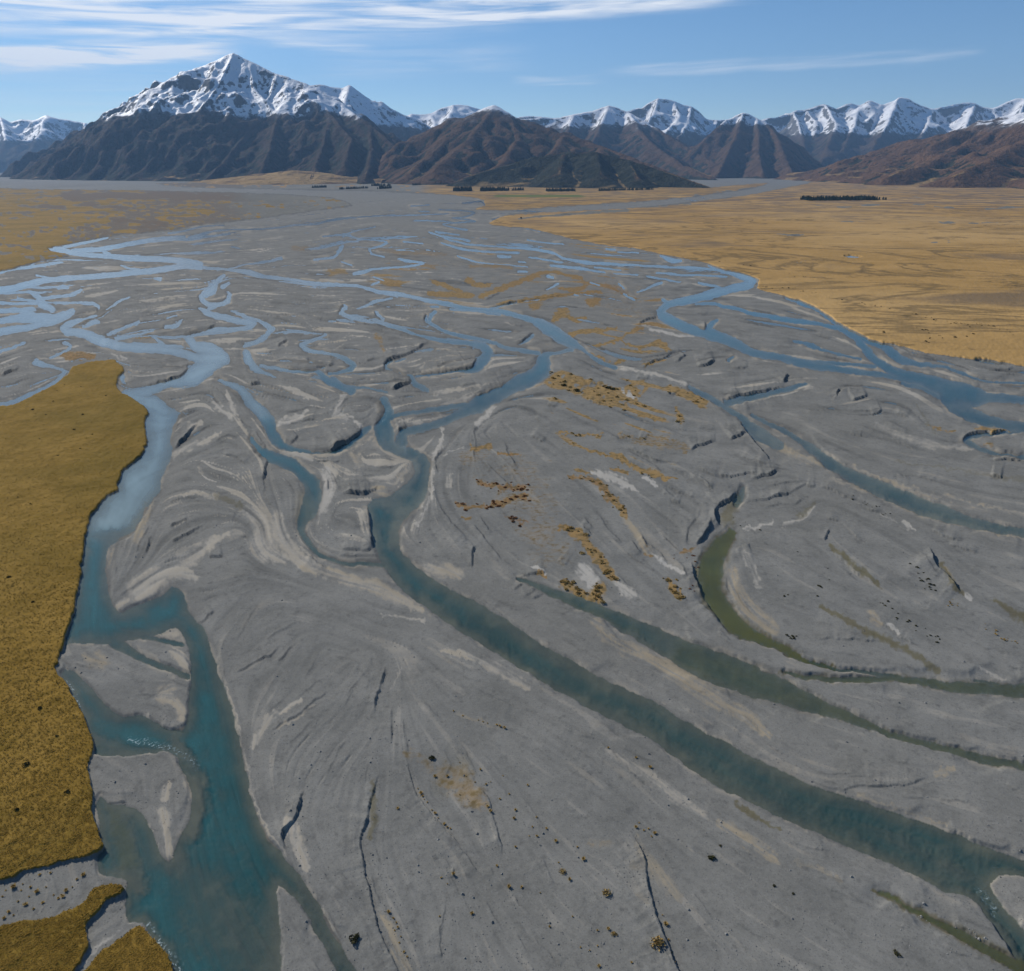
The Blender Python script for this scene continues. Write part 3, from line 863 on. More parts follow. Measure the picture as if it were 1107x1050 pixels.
# dark lip of the terraces: shade of the edge painted into the colour
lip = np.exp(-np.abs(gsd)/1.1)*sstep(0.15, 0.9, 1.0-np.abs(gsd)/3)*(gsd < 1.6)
wet_shade = np.maximum(wet_shade, lip*sstep(0.02, 0.2, gz)*0.7)

# ------------------------------------------------------------------ mesh helpers
def mesh_from(name, V, F4, mat, smooth=True):
    me = bpy.data.meshes.new(name)
    V = np.ascontiguousarray(V, dtype=f32); F4 = np.ascontiguousarray(F4, dtype=np.int32)
    k = F4.shape[1]
    me.vertices.add(len(V)); me.vertices.foreach_set('co', V.ravel())
    me.loops.add(F4.size); me.loops.foreach_set('vertex_index', F4.ravel())
    me.polygons.add(len(F4)); me.polygons.foreach_set('loop_start', np.arange(0, F4.size, k, dtype=np.int32))
    try: me.polygons.foreach_set('loop_total', np.full(len(F4), k, np.int32))
    except Exception: pass
    me.polygons.foreach_set('use_smooth', np.full(len(F4), smooth, bool))
    me.update(calc_edges=True)
    me.materials.append(mat)
    return me
def link(name, me, kind=None, label=None, cat=None, group=None):
    o = bpy.data.objects.new(name, me); COL.objects.link(o)
    if kind: o['kind'] = kind
    if label: o['label'] = label
    if cat: o['category'] = cat
    if group: o['group'] = group
    return o
def quads(ny, nx):
    i = np.arange(ny*nx, dtype=np.int32).reshape(ny, nx)
    return np.stack([i[:-1, :-1].ravel(), i[1:, :-1].ravel(), i[1:, 1:].ravel(), i[:-1, 1:].ravel()], 1)

# ------------------------------------------------------------------ node helpers
class S:
    """a socket with arithmetic"""
    def __init__(s, nt, so): s.nt, s.so = nt, so
    def op(s, o, b=None, c=None, clamp=False):
        n = s.nt.nodes.new('ShaderNodeMath'); n.operation = o; n.use_clamp = clamp
        for k, v in enumerate((s, b, c)):
            if v is None: continue
            if isinstance(v, S): s.nt.links.new(v.so, n.inputs[k])
            else: n.inputs[k].default_value = v
        return S(s.nt, n.outputs[0])
    def __add__(s, b): return s.op('ADD', b)
    __radd__ = __add__
    def __sub__(s, b): return s.op('SUBTRACT', b)
    def __rsub__(s, b): return (s*-1.0)+b
    def __mul__(s, b): return s.op('MULTIPLY', b)
    __rmul__ = __mul__
    def __truediv__(s, b): return s.op('DIVIDE', b)
    def step(s, a, b):
        n = s.nt.nodes.new('ShaderNodeMapRange'); n.interpolation_type = 'SMOOTHSTEP'
        s.nt.links.new(s.so, n.inputs[0])
        lo, hi = (a, b) if a < b else (b, a)
        n.inputs[1].default_value = lo; n.inputs[2].default_value = hi
        n.inputs[3].default_value = 0.0 if a < b else 1.0; n.inputs[4].default_value = 1.0 if a < b else 0.0
        return S(s.nt, n.outputs[0])
    def clamp(s): return s.op('ADD', 0.0, clamp=True)
def new_mat(name):
    m = bpy.data.materials.new(name); m.use_nodes = True
    nt = m.node_tree; nt.nodes.clear()
    out = nt.nodes.new('ShaderNodeOutputMaterial')
    return m, nt, out
def noise(nt, vec, scale, detail=4, rough=0.55, dist=0.0):
    n = nt.nodes.new('ShaderNodeTexNoise'); n.inputs['Scale'].default_value = scale; n.inputs['Detail'].default_value = detail
    n.inputs['Roughness'].default_value = rough; n.inputs['Distortion'].default_value = dist
    nt.links.new(vec, n.inputs['Vector']); return S(nt, n.outputs[0])
def mixc(nt, f, a, b, mode='MIX'):
    n = nt.nodes.new('ShaderNodeMix'); n.data_type = 'RGBA'; n.blend_type = mode
    for sock, v in ((n.inputs[0], f), (n.inputs[6], a), (n.inputs[7], b)):
        if isinstance(v, S): nt.links.new(v.so, sock)
        elif isinstance(v, (tuple, list)): sock.default_value = (*v, 1.0)
        else: sock.default_value = v
    return S(nt, n.outputs[2])
def position(nt):
    n = nt.nodes.new('ShaderNodeNewGeometry'); return n
def scaled(nt, vec, sc):
    n = nt.nodes.new('ShaderNodeVectorMath'); n.operation = 'MULTIPLY'; nt.links.new(vec, n.inputs[0]); n.inputs[1].default_value = sc; return n.outputs[0]
def attr(nt, name):
    n = nt.nodes.new('ShaderNodeAttribute'); n.attribute_name = name; return n
def split(nt, col):
    n = nt.nodes.new('ShaderNodeSeparateColor'); nt.links.new(col, n.inputs[0]); return [S(nt, n.outputs[k]) for k in range(3)]
def xyz(nt, vec):
    n = nt.nodes.new('ShaderNodeSeparateXYZ'); nt.links.new(vec, n.inputs[0]); return [S(nt, n.outputs[k]) for k in range(3)]
def principled(nt, out, col, rough=0.8, spec=0.3, bump=None, bstr=0.3, bdist=0.1):
    p = nt.nodes.new('ShaderNodeBsdfPrincipled')
    for nm, v in (('Base Color', col), ('Roughness', rough), ('Specular IOR Level', spec)):
        if isinstance(v, S): nt.links.new(v.so, p.inputs[nm])
        elif isinstance(v, (tuple, list)): p.inputs[nm].default_value = (*v, 1)
        else: p.inputs[nm].default_value = v
    if bump is not None:
        b = nt.nodes.new('ShaderNodeBump'); b.inputs['Strength'].default_value = bstr; b.inputs['Distance'].default_value = bdist
        nt.links.new(bump.so, b.inputs['Height']); nt.links.new(b.outputs[0], p.inputs['Normal'])
    if out is not None: nt.links.new(p.outputs[0], out.inputs[0])
    return p

# ------------------------------------------------------------------ valley-floor material
def floor_material():
    m, nt, out = new_mat('riverbed_and_grassland')
    g = position(nt); P = g.outputs['Position']
    A = attr(nt, 'cover_a'); B = attr(nt, 'cover_b')
    silt, tan, wet_shade = split(nt, A.outputs['Color']); veg = S(nt, A.outputs['Alpha'])
    grass, rust, olive = split(nt, B.outputs['Color']); pale = S(nt, B.outputs['Alpha'])
    n0 = noise(nt, P, 3.2, 3, 0.7)              # cobbles
    n1 = noise(nt, P, 0.45, 5, 0.6)
    n2 = noise(nt, P, 0.06, 5, 0.6)
    n3 = noise(nt, P, 0.009, 5, 0.6)
    n4 = noise(nt, P, 0.0016, 4, 0.55)
    grav = mixc(nt, n2.step(0.3, 0.7), (0.168, 0.164, 0.146), (0.234, 0.226, 0.200))
    grav = mixc(nt, n3.step(0.35, 0.7)*0.5, grav, (0.190, 0.180, 0.152))
    n9 = noise(nt, P, 1.1, 3, 0.7)
    grav = mixc(nt, n9.step(0.52, 0.68)*0.26, grav, (0.10, 0.10, 0.09))
    grav = mixc(nt, n9.step(0.46, 0.32)*0.22, grav, (0.27, 0.265, 0.235))
    # scattered dark stones and pale stones
    grav = mixc(nt, n0.step(0.56, 0.70)*0.5, grav, (0.27, 0.26, 0.24))
    grav = mixc(nt, n0.step(0.45, 0.30)*0.55, grav, (0.07, 0.07, 0.068))
    grav = mixc(nt, n1.step(0.56, 0.74)*0.5, grav, (0.085, 0.084, 0.079))
    grav = mixc(nt, n1.step(0.44, 0.28)*0.35, grav, (0.25, 0.24, 0.215))
    nm = noise(nt, P, 0.17, 4, 0.7)
    grav = mixc(nt, nm.step(0.56, 0.72)*0.45, grav, (0.095, 0.093, 0.086))
    grav = mixc(nt, nm.step(0.42, 0.28)*0.30, grav, (0.245, 0.236, 0.21))
    Zd = xyz(nt, P)[2]
    sl = mixc(nt, tan, (0.46, 0.43, 0.375), (0.34, 0.28, 0.19))
    sf = (silt+(n1-0.5)*0.5*silt.step(0.0, 0.3)+(n2-0.5)*0.5*silt.step(0.0, 0.3)).step(0.12, 0.85)
    col = mixc(nt, sf*0.85, grav, sl)
    col = mixc(nt, (olive+(n1-0.5)*0.4*olive.step(0, .2)).step(0.05, 1.0), col, mixc(nt, Zd.step(0.0, -0.03), mixc(nt, n2.step(0.3, 0.7), (0.105, 0.088, 0.046), (0.145, 0.125, 0.062)), mixc(nt, n2.step(0.3, 0.7), (0.118, 0.098, 0.030), (0.158, 0.138, 0.040))))
    col = mixc(nt, wet_shade.clamp()*0.62, col, (0.045, 0.047, 0.046))
    vc = mixc(nt, rust, (0.30, 0.190, 0.070), (0.21, 0.105, 0.045))
    vc = mixc(nt, n1.step(0.45, 0.62)*0.7, vc, (0.11, 0.085, 0.035))
    vf = (veg*1.1+(n1-0.5)*1.3*veg.step(0, .25)+(n2-0.5)*0.9*veg.step(0, .25)).step(0.18, 0.75)*0.9
    col = mixc(nt, vf, col, vc)
    # grassland
    Yd = xyz(nt, P)[1]
    st = noise(nt, scaled(nt, P, (0.65, 1.0, 1.0)), 0.02, 6, 0.65, 0.6)
    ga = mixc(nt, n2.step(0.32, 0.68), (0.205, 0.124, 0.022), (0.275, 0.168, 0.036))
    ga = mixc(nt, n3.step(0.40, 0.66)*0.55, ga, (0.120, 0.088, 0.014))
    ga = mixc(nt, n1.step(0.48, 0.70)*0.55, ga, (0.125, 0.080, 0.010))
    gb = mixc(nt, st.step(0.35, 0.65), (0.425, 0.258, 0.092), (0.335, 0.204, 0.070))
    gb = mixc(nt, n4.step(0.42, 0.62)*0.75, gb, (0.49, 0.315, 0.130))
    gb = mixc(nt, st.step(0.58, 0.72)*0.6, gb, (0.14, 0.095, 0.055))
    st2 = noise(nt, scaled(nt, P, (0.50, 1.0, 1.0)), 0.0045, 6, 0.6, 1.2)
    gb = mixc(nt, st2.step(0.53, 0.66)*0.75, gb, (0.155, 0.115, 0.075))
    gb = mixc(nt, (st2.step(0.47, 0.50)*st2.step(0.53, 0.50))*0.6, gb, (0.10, 0.075, 0.04))
    gb = mixc(nt, (Yd*0.001).step(1.2, 3.2)*n3.step(0.42, 0.60)*0.75, gb, (0.135, 0.105, 0.085))
    gb = mixc(nt, n2.step(0.62, 0.74)*0.7, gb, (0.12, 0.085, 0.04))
    gc = mixc(nt, pale, ga, gb)
    gf = (grass+(n1-0.5)*0.3*(grass*(1.0-grass))*4.0).step(0.3, 0.7)
    # bare stony flats that break up the far plains
    X, Y, Z = xyz(nt, P)
    col = mixc(nt, gf, col, gc)
    # damp green paddock beyond the river
    pad = X.step(-90, -60)*X.step(330, 290)*Y.step(3280, 3320)*Y.step(3620, 3560)
    col = mixc(nt, pad*0.8, col, (0.10, 0.14, 0.035))
    bh = n0*0.10+n1*0.35+n2*0.5
    principled(nt, out, col, rough=0.95, spec=0.04, bump=bh, bstr=0.42, bdist=0.3)
    return m

V = np.stack([WX.ravel(), WY.ravel(), z.astype(f32).ravel()], 1)
F = quads(NY, NX)
xb = np.linspace(-30000, 30000, NX).astype(f32)
Vb = np.stack([xb, np.full(NX, -9000, f32), np.full(NX, 0.5, f32)], 1)
ib = np.arange(NX-1, dtype=np.int32); o0 = (NY-1)*NX; o1 = NY*NX
Fb = np.stack([o0+ib, o1+ib, o1+ib+1, o0+ib+1], 1)
floor = mesh_from('valley_floor', np.vstack([V, Vb]), np.vstack([F, Fb]), floor_material())
def put_col(me, name, chans):
    a = me.attributes.new(name, 'FLOAT_COLOR', 'POINT')
    C = np.zeros((len(me.vertices), 4), f32)
    for k, c in enumerate(chans): C[:NX*NY, k] = c.astype(f32).ravel()
    a.data.foreach_set('color', C.ravel())
put_col(floor, 'cover_a', (silt, tan, wet_shade, veg))
put_col(floor, 'cover_b', (grass, rust, olive, pale))
link('valley_floor', floor, 'structure', 'grey gravel river bed with golden grass terraces running to the mountains', 'river bed')

# ------------------------------------------------------------------ the river's water, one level sheet over the channels it fills
def water_material():
    m, nt, out = new_mat('glacial_water')
    g = position(nt); P = g.outputs['Position']
    d = S(nt, attr(nt, 'depth').outputs['Fac'])
    n1 = noise(nt, P, 0.05, 4, 0.6)
    milk_sky = S(nt, attr(nt, 'milk_sky').outputs['Fac'])
    body = 1.0-(d*(milk_sky*1.3+0.75)*-1.0).op('EXPONENT')
    tr = nt.nodes.new('ShaderNodeBsdfTransparent'); tr.inputs[0].default_value = (0.90, 0.96, 0.92, 1)
    df = nt.nodes.new('ShaderNodeBsdfDiffuse')
    c = mixc(nt, n1.step(0.3, 0.7), (0.013, 0.084, 0.087), (0.026, 0.112, 0.115))
    c = mixc(nt, milk_sky, c, (0.065, 0.180, 0.188)); c = mixc(nt, milk_sky.step(0.86, 1.0), c, (0.27, 0.35, 0.345))  # turbid water; the palest far tone paints reflected sky into the body colour
    fo = S(nt, attr(nt, 'foam').outputs['Fac'])*noise(nt, P, 1.6, 4, 0.7).step(0.50, 0.62)
    c = mixc(nt, fo, c, (0.62, 0.67, 0.66)); body = (body+fo*0.9).clamp()
    nt.links.new(c.so, df.inputs[0])
    mx = nt.nodes.new('ShaderNodeMixShader'); nt.links.new((body*0.97).so, mx.inputs[0]); nt.links.new(tr.outputs[0], mx.inputs[1]); nt.links.new(df.outputs[0], mx.inputs[2])
    gl = nt.nodes.new('ShaderNodeBsdfGlossy'); gl.inputs['Roughness'].default_value = 0.15
    w1 = noise(nt, P, 1.3, 3, 0.6); w2 = noise(nt, P, 0.25, 3, 0.6)
    b = nt.nodes.new('ShaderNodeBump'); b.inputs['Strength'].default_value = 0.06; b.inputs['Distance'].default_value = 0.10
    nt.links.new((w1+w2*1.5).so, b.inputs['Height']); nt.links.new(b.outputs[0], gl.inputs['Normal'])
    dt = nt.nodes.new('ShaderNodeVectorMath'); dt.operation = 'DOT_PRODUCT'; nt.links.new(g.outputs['Incoming'], dt.inputs[0]); nt.links.new(g.outputs['Normal'], dt.inputs[1])
    fr = (1.0-S(nt, dt.outputs['Value']).op('ABSOLUTE')).op('POWER', 5.0)*0.98+0.02
    m2 = nt.nodes.new('ShaderNodeMixShader'); nt.links.new(fr.so, m2.inputs[0]); nt.links.new(mx.outputs[0], m2.inputs[1]); nt.links.new(gl.outputs[0], m2.inputs[2])
    nt.links.new(m2.outputs[0], out.inputs[0])
    return m
wv = (D > 0)
fm = (wv[:-1, :-1] | wv[1:, :-1] | wv[1:, 1:] | wv[:-1, 1:]).ravel()
Fw = F[fm]
used, inv = np.unique(Fw, return_inverse=True)
Vw = V[used].copy(); Vw[:, 2] = 0.0
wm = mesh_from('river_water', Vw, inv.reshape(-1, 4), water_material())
a = wm.attributes.new('depth', 'FLOAT', 'POINT'); a.data.foreach_set('value', D.astype(f32).ravel()[used])
mk_sky = np.clip(0.85*sstep(760, 470, GY)*sstep(520, 250, GX+60*reg)+1.0*sstep(470, 290, GY)+0.35*sstep(330, 200, GX), 0, 1)*(1-0.8*olive)  # turbid reaches, and the distance where sky reflection is painted in
a = wm.attributes.new('milk_sky', 'FLOAT', 'POINT'); a.data.foreach_set('value', mk_sky.astype(f32).ravel()[used])
foam = paint(RIFFLE, 1, 0.8)[0]
a = wm.attributes.new('foam', 'FLOAT', 'POINT'); a.data.foreach_set('value', foam.astype(f32).ravel()[used])
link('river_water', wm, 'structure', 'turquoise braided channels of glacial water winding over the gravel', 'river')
# ------------------------------------------------------------------ mountains: ridge lines carried down to the plain, then worn by running water
def mountain_material():
    m, nt, out = new_mat('tussock_rock_and_snow')
    g = position(nt); P = g.outputs['Position']
    X, Y, Z = xyz(nt, P); nx, ny, nz = xyz(nt, g.outputs['Normal'])
    n1 = noise(nt, P, 0.0022, 6, 0.62); n2 = noise(nt, P, 0.009, 5, 0.65); n3 = noise(nt, P, 0.00055, 5, 0.55); n5 = noise(nt, P, 0.028, 4, 0.7)
    conc = S(nt, attr(nt, 'gully').outputs['Fac'])
    oi = nt.nodes.new('ShaderNodeObjectInfo'); wood, dry, slv = split(nt, oi.outputs['Color']); warm = S(nt, oi.outputs['Alpha'])
    col = mixc(nt, n1.step(0.35, 0.65), (0.066, 0.045, 0.031), (0.118, 0.076, 0.048))
    col = mixc(nt, (n2.step(0.45, 0.65))*0.6, col, (0.050, 0.040, 0.031))
    col = mixc(nt, n5.step(0.5, 0.7)*0.45, col, (0.040, 0.034, 0.028))
    col = mixc(nt, conc.step(0.05, 0.6)*0.5, col, (0.034, 0.034, 0.026))
    col = mixc(nt, warm, mixc(nt, 0.45, col, (0.028, 0.027, 0.026)), mixc(nt, 0.45, col, (0.165, 0.085, 0.042)))
    # dark scrub and beech forest low down and in the gullies
    wf = ((n1-0.5)*1.6+(n3-0.5)*1.6+conc*0.8+wood*1.1-0.55-(Z*0.0006)).step(0.0, 0.25)
    col = mixc(nt, wf*0.92, col, mixc(nt, n2.step(0.4, 0.6), (0.018, 0.024, 0.016), (0.036, 0.040, 0.026)))
    # dry grass fans at the foot
    ff = (nz.step(0.955, 0.985)*Z.step(150, 40)*(n1+n3).step(0.75, 1.05)*dry)
    col = mixc(nt, ff*0.9, col, (0.36, 0.235, 0.10))
    rock = mixc(nt, n2.step(0.35, 0.65), (0.085, 0.082, 0.080), (0.15, 0.14, 0.135))
    zz = Z+(n1-0.5)*300.0+(n2-0.5)*190.0+(n5-0.5)*70.0+slv*600.0-300.0
    col = mixc(nt, zz.step(500, 640)*(1.0-wf*0.5), col, rock)
    hold = (nz-0.06+conc*0.10+(n5-0.5)*0.5+(n2-0.5)*0.75+(n1-0.5)*0.45+(zz-800.0)*0.00018).step(0.62, 0.70)
    sn = zz.step(585, 630)*(hold*0.95+0.05)
    p1 = principled(nt, None, col, 1.0, 0.03, n5*2.0+n2*5.0+n1*8.0, 0.8, 16.0)
    p2 = principled(nt, None, (0.80, 0.80, 0.81), 0.6, 0.3, n5*2.0+n2*4.0, 0.5, 10.0)
    mx = nt.nodes.new('ShaderNodeMixShader'); nt.links.new(sn.so, mx.inputs[0]); nt.links.new(p1.outputs[0], mx.inputs[1]); nt.links.new(p2.outputs[0], mx.inputs[2])
    nt.links.new(mx.outputs[0], out.inputs[0])
    return m
MM = mountain_material()

def erode(h, cell, iters, K, talus=0.9):
    A = np.ones_like(h)
    nb = [(0, 1, 1), (0, -1, 1), (1, 0, 1), (-1, 0, 1), (1, 1, 1.4142), (1, -1, 1.4142), (-1, 1, 1.4142), (-1, -1, 1.4142)]
    for it in range(iters):
        hp = np.pad(h, 1, mode='edge'); ny, nx = h.shape
        slopes = [np.maximum(h-hp[1+dy:1+dy+ny, 1+dx:1+dx+nx], 0)/(dd*cell) for dy, dx, dd in nb]
        tot = np.zeros_like(h); mxs = np.zeros_like(h)
        w = []
        for s in slopes:
            q = s*s; w.append(q); tot += q; mxs = np.maximum(mxs, s)
        out = A/(tot+1e-9)
        An = np.ones_like(h)
        for (dy, dx, dd), q in zip(nb, w):
            f = np.pad(q*out, 1)
            An += f[1-dy:1-dy+ny, 1-dx:1-dx+nx]
        A = np.minimum(An, 4000)
        dh = 0.11*K*np.sqrt(A)*mxs*np.clip((h-15)/80, 0, 1)
        dh = np.minimum(dh, 0.35*mxs*cell)
        h = h-dh
        ex = np.maximum(mxs-talus, 0)
        h = h-0.12*ex*cell
        if it % 3 == 0:
            hp = np.pad(h, 1, mode='edge')
            lap = hp[:-2, 1:-1]+hp[2:, 1:-1]+hp[1:-1, :-2]+hp[1:-1, 2:]-4*h
            h = h+0.018*lap
    return h, A
def mountain(name, label, ridges, slope, cell, color, iters=90, K=1.0, rough=1.0, seed=1, pad=None, power=1.0):
    segs = []
    for r in ridges:
        P = np.array([ridge_pt(*p) for p in pts_of(r)])
        segs += list(zip(P[:-1], P[1:]))
    A = np.array([s[0] for s in segs]); B = np.array([s[1] for s in segs])
    al = np.vstack([A, B]); zmax = al[:, 2].max()
    m = pad or (zmax/slope*1.05)
    x = np.arange(al[:, 0].min()-m, al[:, 0].max()+m, cell); y = np.arange(al[:, 1].min()-m, al[:, 1].max()+min(m, 1500), cell)
    X, Y = np.meshgrid(x, y)
    wx = fbm(X/900, Y/900, seed, 4)*240*rough+fbm(X/260, Y/260, seed+3, 3)*70*rough; wy = fbm(X/900, Y/900, seed+7, 4)*240*rough+fbm(X/260, Y/260, seed+9, 3)*70*rough
    h = np.full(X.shape, -60.0); dmin = np.full(X.shape, 1e9)
    for a, b in segs:
        vx, vy = b[0]-a[0], b[1]-a[1]; L2 = vx*vx+vy*vy+1e-6
        # distance to the true crest line, the flanks sampled with a bent grid
        t0 = np.clip(((X-a[0])*vx+(Y-a[1])*vy)/L2, 0, 1); d0 = np.hypot(X-a[0]-t0*vx, Y-a[1]-t0*vy)
        k = np.clip(d0/380, 0, 1)
        Xw, Yw = X+wx*k, Y+wy*k
        t = np.clip(((Xw-a[0])*vx+(Yw-a[1])*vy)/L2, 0, 1); d = np.hypot(Xw-a[0]-t*vx, Yw-a[1]-t*vy)
        zc = a[2]+(b[2]-a[2])*t
        dd = np.minimum(d, d0*1.3)
        h = np.maximum(h, zc-slope*dd*(1.0+0.25*np.exp(-dd/300))**1)
        dmin = np.minimum(dmin, d0)
    h += (0.5-np.abs(fbm(X/420, Y/420, seed+20, 5))*2.2+0.3*fbm(X/200, Y/200, seed+25, 3))*125*rough*np.clip(dmin/350, 0.10, 1)*np.clip(h/150, 0, 1)
    h += fbm(X/90, Y/90, seed+30, 3)*30*rough*np.clip(dmin/150, 0.35, 1)*np.clip(h/150, 0, 1)
    h0 = h.copy()
    h, acc = erode(h, cell, iters, K)
    h += (fbm(X/130, Y/130, seed+50, 5)*22+(0.4-np.abs(fbm(X/210, Y/210, seed+60, 4))*1.6)*22)*min(rough, 1.1)*np.clip(h/150, 0, 1)*np.clip(dmin/120, 0.2, 1)
    # crests keep the height they were surveyed at
    k = np.exp(-(dmin/(cell*1.6))**2); h = h*(1-0.7*k)+h0*0.7*k
    h = np.maximum(h, -2.5)
    ny, nx = h.shape
    F = quads(ny, nx)
    hv = h.ravel(); keep = (hv[F] > -2.4).any(1); F = F[keep]
    us, inv = np.unique(F, return_inverse=True)
    V = np.stack([X.ravel()[us], Y.ravel()[us], hv[us]], 1)
    me = mesh_from(name, V, inv.reshape(-1, 4)[:, ::-1], MM)
    hp = np.pad(h, 2, mode='edge'); bl = (hp[:-4, 2:-2]+hp[4:, 2:-2]+hp[2:-2, :-4]+hp[2:-2, 4:])/4
    gl = np.clip((bl-h)/(cell*0.25), -0.5, 1)
    a = me.attributes.new('gully', 'FLOAT', 'POINT'); a.data.foreach_set('value', gl.astype(f32).ravel()[us])
    o = link(name, me, 'structure', label, 'mountain'); o.color = color
    return o

mountain('mountain', 'large snow capped mountain with a broad dark base, tallest on the left', [
    "8,190,11.3 40,172,10.9 90,140,10.3 130,115,9.9 165,97,9.6 200,80,9.3 225,68,9.1 240,62,9.05 252,57,9.0 270,66,8.9 300,80,8.7 335,92,8.5 370,112,8.2 400,135,7.7 430,160,7.1 458,184,6.4",
    "335,92,8.5 358,124,7.9 350,155,7.2 340,180,6.5 335,196,5.9", "252,57,9.0 238,88,8.5 215,120,8.0 185,152,7.6 160,176,7.3 145,192,7.2", "300,80,8.7 288,110,8.3 268,140,7.8 245,170,7.2 225,192,6.7",
    "400,135,7.7 402,160,7.1 398,180,6.5 392,196,5.8", "130,115,9.9 112,145,9.3 90,172,8.9 75,190,8.7", "200,80,9.3 185,105,8.9 160,135,8.5 130,165,8.2 110,188,8.0", "358,124,7.9 380,150,7.1 372,178,6.4", "270,66,8.9 275,95,8.5 300,125,8.0 292,160,7.2 280,192,6.5"],
    0.60, 15, (0.72, 1.0, 0.5, 0.1), 34, 0.7, 1.0, 3)
mountain('mountain', 'hazy snow covered range at the far left edge behind the plain', [
    "-330,120,19 -260,112,19 -200,126,19 -150,110,19 -100,130,19 -60,118,19 -20,122,19 0,125,19 10,131,19 22,129,19 35,130,19 50,124,19 62,128,19 92,132,19 130,146,19",
    "50,124,19 40,145,17.5 30,170,16 22,186,15", "0,125,19 5,150,17.5 -5,175,16", "-60,118,19 -70,150,17 -80,180,15", "92,132,19 80,160,17 70,184,15.5", "-150,110,19 -160,150,17 -165,182,15", "-260,112,19 -270,150,17 -280,182,15"],
    0.62, 45, (0.4, 0.4, 0.42, 0.2), 70, 2.0, 1.6, 5)
mountain('mountain', 'snowy ridge stepping down behind the right shoulder of the large mountain', [
    "310,96,12 345,90,12 360,93,12 370,95,12 378,91,12 388,98,12 397,104,12 405,110,12 412,109,12 425,118,12 440,125,12 455,131,12 470,142,12 490,160,12",
    "378,91,12 372,112,11.2 362,130,10.6", "405,108,12 394,125,11.3 385,145,10.6", "440,125,12 428,138,11.4 418,155,10.8"],
    0.65, 30, (0.2, 0.2, 0.42, 0.2), 60, 1.0, 0.7, 8)
mountain('mountain', 'bright rounded snow peaks in the gap behind the brown hill', [
    "425,132,15 435,126,15 445,122,15 455,123,15 465,122,15 475,117,15 490,113,15 505,113,15 520,118,15 535,124,15 550,127,15 570,124,15 585,125,15 600,130,15",
    "445,122,15 436,138,14 428,155,13", "490,113,15 484,128,14 478,150,13", "465,122,15 470,132,14.4 466,150,13", "520,118,15 522,140,14 520,160,13"],
    0.62, 32, (0.1, 0.1, 0.40, 0.3), 70, 1.2, 0.9, 12)
mountain('mountain', 'brown pointed hill with a snow dusted tip in the middle of the range', [
    "445,172,7.4 460,158,7.5 480,141,7.5 500,128,7.5 518,119,7.5 528,115,7.5 534,112.5,7.5 541,116,7.5 552,124,7.4 575,134,7.3 610,145,7.1 650,158,6.8 690,172,6.4 730,188,6.0",
    "534,112.5,7.5 520,135,7.0 495,160,6.4 470,182,5.8", "552,124,7.4 560,148,6.8 545,172,6.1 520,192,5.5", "610,145,7.1 600,160,6.5 580,178,5.9", "518,119,7.5 495,142,7.0 462,168,6.4 440,188,5.9", "650,158,6.8 645,170,6.3"],
    0.42, 20, (0.42, 0.9, 0.58, 0.75), 90, 0.8, 0.8, 17)
mountain('hill', 'low dark wooded hill at the foot of the brown hill', [
    "500,192,5.2 540,180,5.4 575,170,5.5 610,165,5.5 645,165,5.4 680,173,5.3 715,184,5.1 745,194,4.9 768,202,4.75", "610,165,5.5 605,185,5.0", "645,165,5.4 650,188,4.9", "680,173,5.3 690,192,4.85"],
    0.40, 14, (1.05, 0.8, 0.3, 0.4), 50, 0.7, 0.7, 23)
mountain('mountain', 'snow topped ridge with a dark rocky front spur right of the brown hill', [
    "545,132,11.5 560,129,11.5 585,126,11.5 605,127,11.5 620,123,11.5 640,120,11.5 650,116,11.5 658,113.5,11.5 668,116,11.5 680,121,11.4 690,126,11.2 705,135,11 725,148,10.5 750,163,10 780,180,9",
    "658,113.5,11.5 648,135,10.8 640,155,10", "680,121,11.4 692,140,10.4 712,160,9.3 740,178,8.3 770,190,7.6", "620,123,11.5 612,145,10.7 620,165,9.8"],
    0.58, 26, (0.45, 0.6, 0.46, 0.5), 80, 1.0, 1.0, 27)
mountain('mountain', 'tall craggy snow peak with a bright left face, central right', [
    "660,125,15 680,118,15 690,115,15 697,117,15 704,109,15 712,106,15 720,105.5,15 730,108,15 738,112,15 748,113,15 755,118,15 764,128,15 776,129,15 788,127,15 800,134,15 815,145,15",
    "748,113,15 744,132,14 732,150,13 720,165,12", "712,106,15 702,128,14 690,148,13", "730,108,15 734,125,14.2 722,140,13.4", "776,129,15 770,145,14 765,165,12.5"],
    0.80, 30, (0.2, 0.2, 0.44, 0.3), 80, 1.2, 1.2, 33)
mountain('mountain', 'round white topped hill with a dark shaded right flank at the valley mouth', [
    "745,170,9.8 760,152,10 772,140,10.2 785,129,10.4 795,124,10.5 803,121.5,10.5 810,123,10.5 818,127,10.45 828,132,10.35 835,138,10.2 845,152,10.1 858,166,10 872,178,9.9 884,187,9.8",
    "835,138,10.2 843,155,9.6 850,172,9.1 858,188,8.6", "803,121.5,10.5 795,148,9.8 785,170,9.2 775,188,8.6", "818,127,10.45 820,150,9.7 822,172,9.1 825,188,8.5"],
    0.72, 20, (0.22, 0.6, 0.46, 0.6), 30, 0.35, 1.0, 37)
